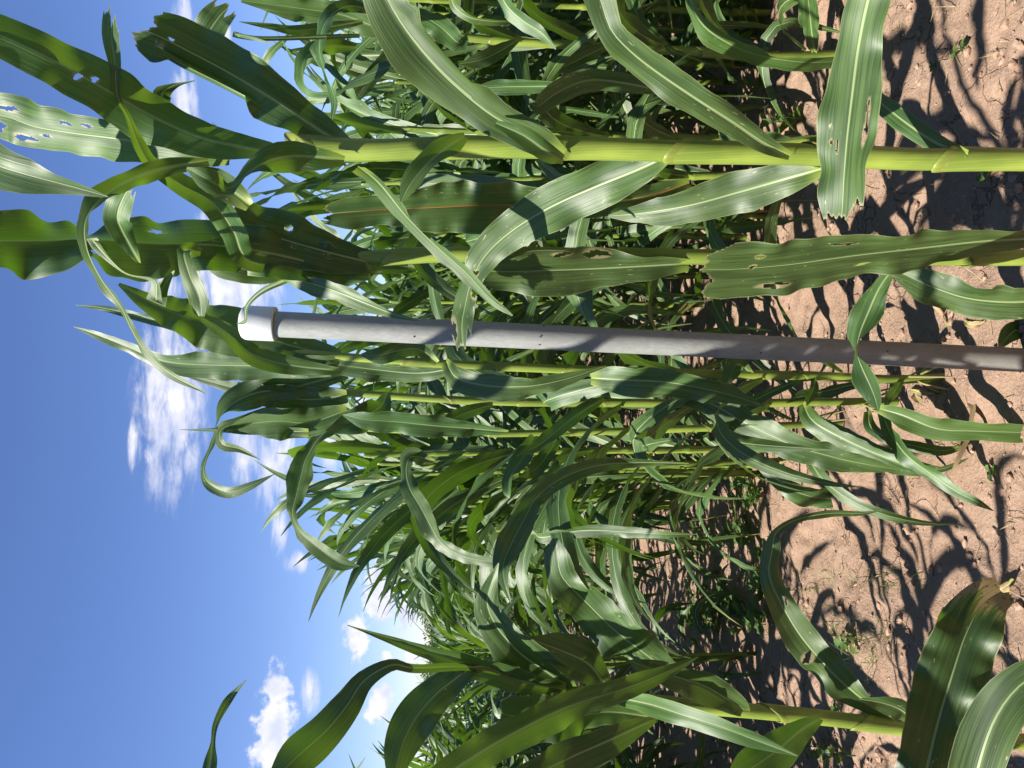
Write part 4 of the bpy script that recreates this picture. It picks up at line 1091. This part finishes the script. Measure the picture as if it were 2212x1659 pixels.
M_CAP = simple_mat('cap_plastic', (0.62, 0.64, 0.63), (0.68, 0.69, 0.68), 25, 0.42)
M_RIVET = simple_mat('rivet', (0.05, 0.05, 0.05), (0.12, 0.12, 0.12), 90, 0.6, None, .5)

pole = link('pole', None, None, foot)
tag(pole, 'tall grey metal pole with a white domed cap', 'pole')
ax = -dirv
ns = 60
pp = np.stack([foot + ax * q for q in np.linspace(0, np.linalg.norm(ptop - foot), ns)])
v, f, uv = tube(pp, np.full(ns, .0288), 40)
pm = mesh_from('pipe', v - foot, f, M_PIPE, uv, uv)
pipe = link('pipe', pm, pole)
# cap: a collar, a straight wall and a domed top
prof = [(-.0355, .0286), (-.036, .0375), (-.033, .0384), (.022, .0384), (.030, .0372), (.036, .033), (.040, .025), (.0425, .014), (.043, .0005)]
pp = np.stack([ptop + ax * a for a, _ in prof])
cp = np.array([b for _, b in prof])
# rings share one axis, so build them directly
T = ax; A = np.array([1.0, 0, 0]); A = A - T * np.dot(A, T); A /= np.linalg.norm(A); B = np.cross(T, A)
vs, fs = [], []
NS = 48
for a, b in prof:
    for j in range(NS):
        th = 2 * math.pi * j / NS
        vs.append(ptop + T * a + (A * math.cos(th) + B * math.sin(th)) * b)
for i in range(len(prof) - 1):
    for j in range(NS):
        fs.append((i * NS + j, i * NS + (j + 1) % NS, (i + 1) * NS + (j + 1) % NS, (i + 1) * NS + j))
link('cap', mesh_from('cap', np.array(vs) - foot, fs, M_CAP), pole)
# small dark rivets and bands on the pipe
def on_pole(X, off):
    best = min(np.linspace(0, 2.2, 500), key=lambda q: abs(project(foot + ax * q)[0] - X))
    c = foot + ax * best
    vd = cam_pos - c; vd -= ax * np.dot(vd, ax); vd /= np.linalg.norm(vd)
    sd_ = np.cross(ax, vd)
    if sd_[0] < 0: sd_ = -sd_
    return c + (vd * math.sqrt(max(0, 1 - off * off)) + sd_ * off) * .0289
def project(pnt):
    d = pnt - cam_pos
    z = np.dot(d, FWD)
    return 1106 - np.dot(d, UP) / z * F, 829.5 - np.dot(d, RIGHT) / z * F
for X, off in ((898, -.45), (1164, .0), (1164, -.62), (1172, .85), (1636, -.42), (1902, .2)):
    bm = bmesh.new()
    bmesh.ops.create_uvsphere(bm, u_segments=10, v_segments=6, radius=.0022)
    me = bpy.data.meshes.new('rivet'); bm.to_mesh(me); bm.free(); me.materials.append(M_RIVET)
    link('rivet', me, pole, on_pole(X, off) - foot)
for X in (1288, 2022):
    q = min(np.linspace(0, 2.2, 800), key=lambda q: abs(project(foot + ax * q)[0] - X))
    pp = np.stack([foot + ax * (q + a) for a in (-.0009, -.0006, .0006, .0009)])
    v, f, uv = tube(pp, np.array([.0286, .02885, .02885, .0286]), 40, False)
    link('joint_line', mesh_from('joint_line', v - foot, f, M_PIPE, uv, uv), pole)

# ------------------------------------------------------------------ brace roots and fallen leaves
for root_, S_ in ((plantA, SA), (plantB, SB), (plantC, SC), (plantL, SL), (plantM, SM)):
    b0 = np.array(root_.location)
    for q in range(7):
        a = q * .9 + b0[0] * 9
        d_ = np.array([math.cos(a), math.sin(a), 0])
        zt = .055 + .02 * (q % 3)
        pr = np.stack([S_[0] * [1, 1, 0] + d_ * rr_ + np.array([0, 0, zz_]) for rr_, zz_ in ((.008, zt + .02), (.024, zt), (.040, zt * .45), (.050, -.012))])
        v, f, uv = tube(pr, np.array([.0035, .0032, .0028, .0022]), 6, False)
        link('brace_root', mesh_from('brace_root', v - b0, f, M_DRY, uv, uv), root_)

def fallen_leaf(reg, x, y, L, wd, az, seed, label, group):
    r = random.Random(seed)
    c = G(reg, x, y)
    n_ = 22
    t_ = np.linspace(0, L, n_)
    azv = az + np.cumsum([r.gauss(0, .09) for _ in range(n_)])
    xy = np.cumsum(np.stack([np.cos(azv), np.sin(azv)], 1) * (L / n_), axis=0)
    px_, py_ = c[0] + xy[:, 0], c[1] + xy[:, 1]
    pz_ = soil_height(px_, py_) + .010 + .010 * np.sin(t_ * r.uniform(18, 34) + r.uniform(0, 6))
    mid = np.stack([px_, py_, pz_], 1)
    Cx = np.stack([-np.sin(azv), np.cos(azv), np.zeros(n_)], 1)
    tw = np.cumsum([r.gauss(0, .16) for _ in range(n_)])[:, None]
    up_ = np.array([0, 0, 1.0])[None]
    C_ = np.cos(tw) * Cx + np.sin(tw) * up_; N_ = np.cos(tw) * up_ - np.sin(tw) * Cx
    u_ = t_ / L
    v, f, uv, uv2 = leaf_geo(mid, C_, N_, np.maximum(wd / 2 * np.sin(np.pi * (.12 + .86 * u_)), .001), t_, 6, .5, 0, .008, 9, seed)
    base_ = np.array([px_[0], py_[0], float(soil_height(px_[0], py_[0]))])
    o = link('fallen_leaf', mesh_from('fallen_leaf', v - base_, f, M_DRY, uv, uv2), None, base_)
    tag(o, label, 'dead leaf', group)
fr = random.Random(31)
for i, (rg, a, b, L_) in enumerate([(6, 1690, 480, .16), (6, 1840, 420, .12), (6, 420, 380, .14), (6, 300, 300, .10), (6, 1500, 870, .14), (6, 1560, 960, .10), (3, 1420, 520, .12), (6, 850, 1420, .12), (6, 1000, 1480, .14),
                                   (9, 2150, 430, .12), (6, 700, 1330, .10), (6, 250, 1180, .10), (3, 300, 1430, .12), (3, 1500, 1500, .10)]):
    fallen_leaf(rg, a, b, L_, fr.uniform(.016, .03), fr.uniform(0, 6.28), 700 + i, 'withered straw coloured scrap of corn leaf lying loose on the soil', 'fallen leaf scraps on the soil')

# ------------------------------------------------------------------ weeds, grass, straw
def weed_leaf_geo(L, wd, lobes, seed, az, el, stem_z):
    r = random.Random(seed)
    n = 9
    u = np.linspace(0, 1, n)
    d = np.array([math.cos(az), math.sin(az), 0])
    side = np.array([-math.sin(az), math.cos(az), 0])
    e = el - R(40) * u
    step = L / (n - 1)
    dx = np.concatenate([[0], np.cumsum(np.cos((e[1:] + e[:-1]) / 2) * step)])
    dz = np.concatenate([[0], np.cumsum(np.sin((e[1:] + e[:-1]) / 2) * step)])
    c = d[None] * dx[:, None] + np.array([0, 0, 1.0])[None] * dz[:, None] + np.array([0, 0, stem_z])
    prof = np.sin(np.pi * np.clip((u - .18) / .82, 0, 1) ** .75) * (u > .18) + .04
    prof = prof * (1 + lobes * np.array([(-1) ** i for i in range(n)]) * .3)
    V = []
    for i in range(n):
        hwid = wd / 2 * prof[i]
        V += [c[i] - side * hwid + [0, 0, hwid * .35], c[i], c[i] + side * hwid + [0, 0, hwid * .35]]
    F_ = []
    for i in range(n - 1):
        for j in range(2):
            F_.append((i * 3 + j, i * 3 + j + 1, i * 3 + j + 4, i * 3 + j + 3))
    return np.array(V), F_

WEED_LEAVES = [mesh_from('leaf', *weed_leaf_geo(L, wdt, lb, i, 0.0, R(e), 0.0), M_WEED) for i, (L, wdt, lb, e) in
               enumerate([(.055, .026, .6, 35), (.045, .022, 0, 50), (.065, .034, .9, 25), (.035, .022, 0, 30)])]
def weed(pos, size, seed, label, group=None, kinds=(0, 1, 2), nl=8, stem=.05):
    r = random.Random(seed)
    z = float(soil_height(pos[0], pos[1]))
    root = link('weed', None, None, (pos[0], pos[1], z))
    root.scale = (size,) * 3
    tag(root, label, 'weed', group)
    zs = np.linspace(-.01, stem, 6)
    v, f, uv = tube(np.stack([zs * .08, zs * .05, zs], 1), np.linspace(.0022, .0012, 6), 6, False)
    link('stem', mesh_from('stem', v, f, M_WEED, uv, uv), root)
    for i in range(nl):
        o = link('leaf', WEED_LEAVES[r.choice(kinds)], root)
        hgt = stem * (i + 1) / nl
        o.location = (hgt * .08, hgt * .05, hgt)
        o.rotation_euler = (r.uniform(-.2, .2), r.uniform(-.3, .2), i * 2.4 + r.uniform(-.4, .4))
        o.scale = (r.uniform(.7, 1.2),) * 3
    return root

weed(G(9, 1130, 850), 1.0, 1, 'single lobed pale green weed on open soil of the path', kinds=(0, 2), nl=9, stem=.04)
weed(G(9, 1990, 985), 1.25, 2, 'broad leaved weed beside the dead brown leaf tip', kinds=(1, 3), nl=6, stem=.05)
weed(G(9, 1110, 1580), 1.5, 3, 'broad leaved weed under the shorter bluish corn plant', 'weeds at the foot of the bluish plant', kinds=(1, 3), nl=8, stem=.08)
weed(G(9, 940, 1530), 1.4, 4, 'broad leaved weed under the shorter bluish corn plant', 'weeds at the foot of the bluish plant', kinds=(1, 3), nl=8, stem=.07)
weed(G(9, 1030, 1290), 1.0, 5, 'small weed close behind the shorter bluish corn stalk', kinds=(3,), nl=6, stem=.03)
weed(G(3, 1870, 320), .9, 6, 'tiny seedling alone on bare soil beside the thick stalk', kinds=(3, 1), nl=5, stem=.03)
weed(G(3, 1960, 1150), .8, 7, 'little creeping seedling close under the thick lime stalk', kinds=(3,), nl=8, stem=.03)
weed(G(3, 1640, 440), .6, 71, 'tiniest two leaved sprout on the bare sunlit soil', kinds=(3,), nl=4, stem=.015)
weed(G(6, 1975, 1400), .8, 8, 'small round leaved seedling on sunlit soil before the pole', kinds=(3,), nl=6, stem=.025)
for i, (a, b) in enumerate([(230, 60), (400, 30), (480, 180), (560, 140), (520, 60)]):
    weed(G(3, a, b + 40), 2.6, 20 + i, 'tall lacy weed with chewed leaves beyond the slim bright stalk', 'chewed weeds between the corn rows', kinds=(2, 0), nl=14, stem=.13)
for i, (a, b) in enumerate([(740, 770), (700, 800), (560, 560)]):
    weed(G(3, a, b), 1.5, 30 + i, 'dark shaded weed between the thick stalk and the next row', 'shaded weeds behind the thick stalk', kinds=(1, 3), nl=9, stem=.08)
wr = random.Random(5)
for i in range(46):
    a, b = wr.uniform(60, 560), wr.uniform(60, 760)
    weed(G(9, a, b), wr.uniform(.8, 1.7), 50 + i, 'small leafy weed growing thickly on the path between rows', 'weeds crowding the path between the rows', kinds=(0, 1, 2, 3), nl=9, stem=wr.uniform(.03, .09))
for i in range(14):
    a, b = wr.uniform(330, 560), wr.uniform(1380, 1659)
    weed(G(6, a, b), wr.uniform(.8, 1.4), 120 + i, 'rounded leaf weed at the foot of the row behind the pole', 'weeds at the foot of the pole row', kinds=(1, 3), nl=9, stem=wr.uniform(.03, .07))

def blades(n, place, hmin, hmax, wd, seed, flat=False):
    r = np.random.default_rng(seed)
    vs, fs = [], []
    o = 0
    for i in range(n):
        x, y = place(r)
        z = float(soil_height(x, y))
        hgt = r.uniform(hmin, hmax); az = r.uniform(0, 6.28)
        d = np.array([math.cos(az), math.sin(az), 0]); sd_ = np.array([-d[1], d[0], 0]) * wd * r.uniform(.6, 1.3)
        el = r.uniform(.02, .16) if flat else r.uniform(.6, 1.4)
        bd = r.uniform(-.1, .1) if flat else r.uniform(.2, 1.6)
        c = np.array([x, y, z + (.003 if flat else -.004)])
        for q in range(5):
            wq = 1 - (q / 4) ** 2 * (0.2 if flat else .97)
            vs.append(c - sd_ * wq); vs.append(c + sd_ * wq)
            e = el - bd * q / 4
            c = c + (d * math.cos(e) + np.array([0, 0, math.sin(e)])) * hgt / 4
        for q in range(4):
            fs.append((o + q * 2, o + q * 2 + 1, o + q * 2 + 3, o + q * 2 + 2))
        o += 10
    return np.array(vs), fs

def near_reg(reg, boxes):
    def pl(r):
        x0, x1, y0, y1 = boxes[r.integers(len(boxes))]
        p_ = G(reg, r.uniform(x0, x1), r.uniform(y0, y1))
        return p_[0], p_[1]
    return pl
gv, gf2 = blades(420, near_reg(9, [(40, 600, 60, 900), (500, 1000, 360, 800), (880, 1500, 380, 480), (1000, 1320, 900, 1160), (900, 1450, 690, 860), (-200, 300, -200, 500), (100, 700, 1380, 1650)]), .03, .11, .0016, 11)
tag(link('grass', mesh_from('grass', gv, gf2, M_GRASS)), 'thin seedling grass scattered over the soil path', 'grass', kind='stuff')
sv_, sf_ = blades(700, wedge, .02, .10, .0013, 12, True)
tag(link('straw', mesh_from('straw', sv_, sf_, M_STRAW)), 'short pale bits of straw and old stubble on the soil', 'straw', kind='stuff')

# ------------------------------------------------------------------ trees at the end of the field
def far_tree(x, y, hgt, seed, label):
    r = np.random.default_rng(seed)
    root = link('tree', None, None, (x, y, -.01))
    tag(root, label, 'tree', 'trees at the far end of the field')
    zs = np.linspace(0, hgt * .7, 6)
    v, f, uv = tube(np.stack([zs * 0, zs * 0, zs], 1), np.linspace(.22, .08, 6), 7, False)
    link('trunk', mesh_from('trunk', v, f, M_BARK, uv, uv), root)
    vs, fs = [], []
    o = 0
    for i in range(900):
        d = r.normal(size=3); d /= np.linalg.norm(d)
        rad = r.random() ** .4
        lob = 1 + .25 * math.sin(d[0] * 5 + seed) * math.cos(d[2] * 4)
        c = np.array([0, 0, hgt * .62]) + d * rad * lob * np.array([hgt * .42, hgt * .42, hgt * .38])
        a = unit(r.normal(size=3)); b = unit(np.cross(a, r.normal(size=3))); s = hgt * .035 * r.uniform(.6, 1.4)
        vs += [c - a * s, c + b * s * .6, c + a * s, c - b * s * .6]
        fs.append((o, o + 1, o + 2, o + 3)); o += 4
    link('crown', mesh_from('crown', np.array(vs), fs, M_CROWN, smooth=False), root)
for i, (X, D, hgt) in enumerate([(1352, 74, 3.1), (1310, 80, 3.4), (1400, 78, 3.0), (1250, 86, 3.6), (1450, 82, 3.2), (1180, 88, 3.4), (1520, 84, 3.5)]):
    pt = W(950, X, D)
    far_tree(pt[0], pt[1], hgt, 40 + i, 'low dark tree standing beyond the end of the corn rows')
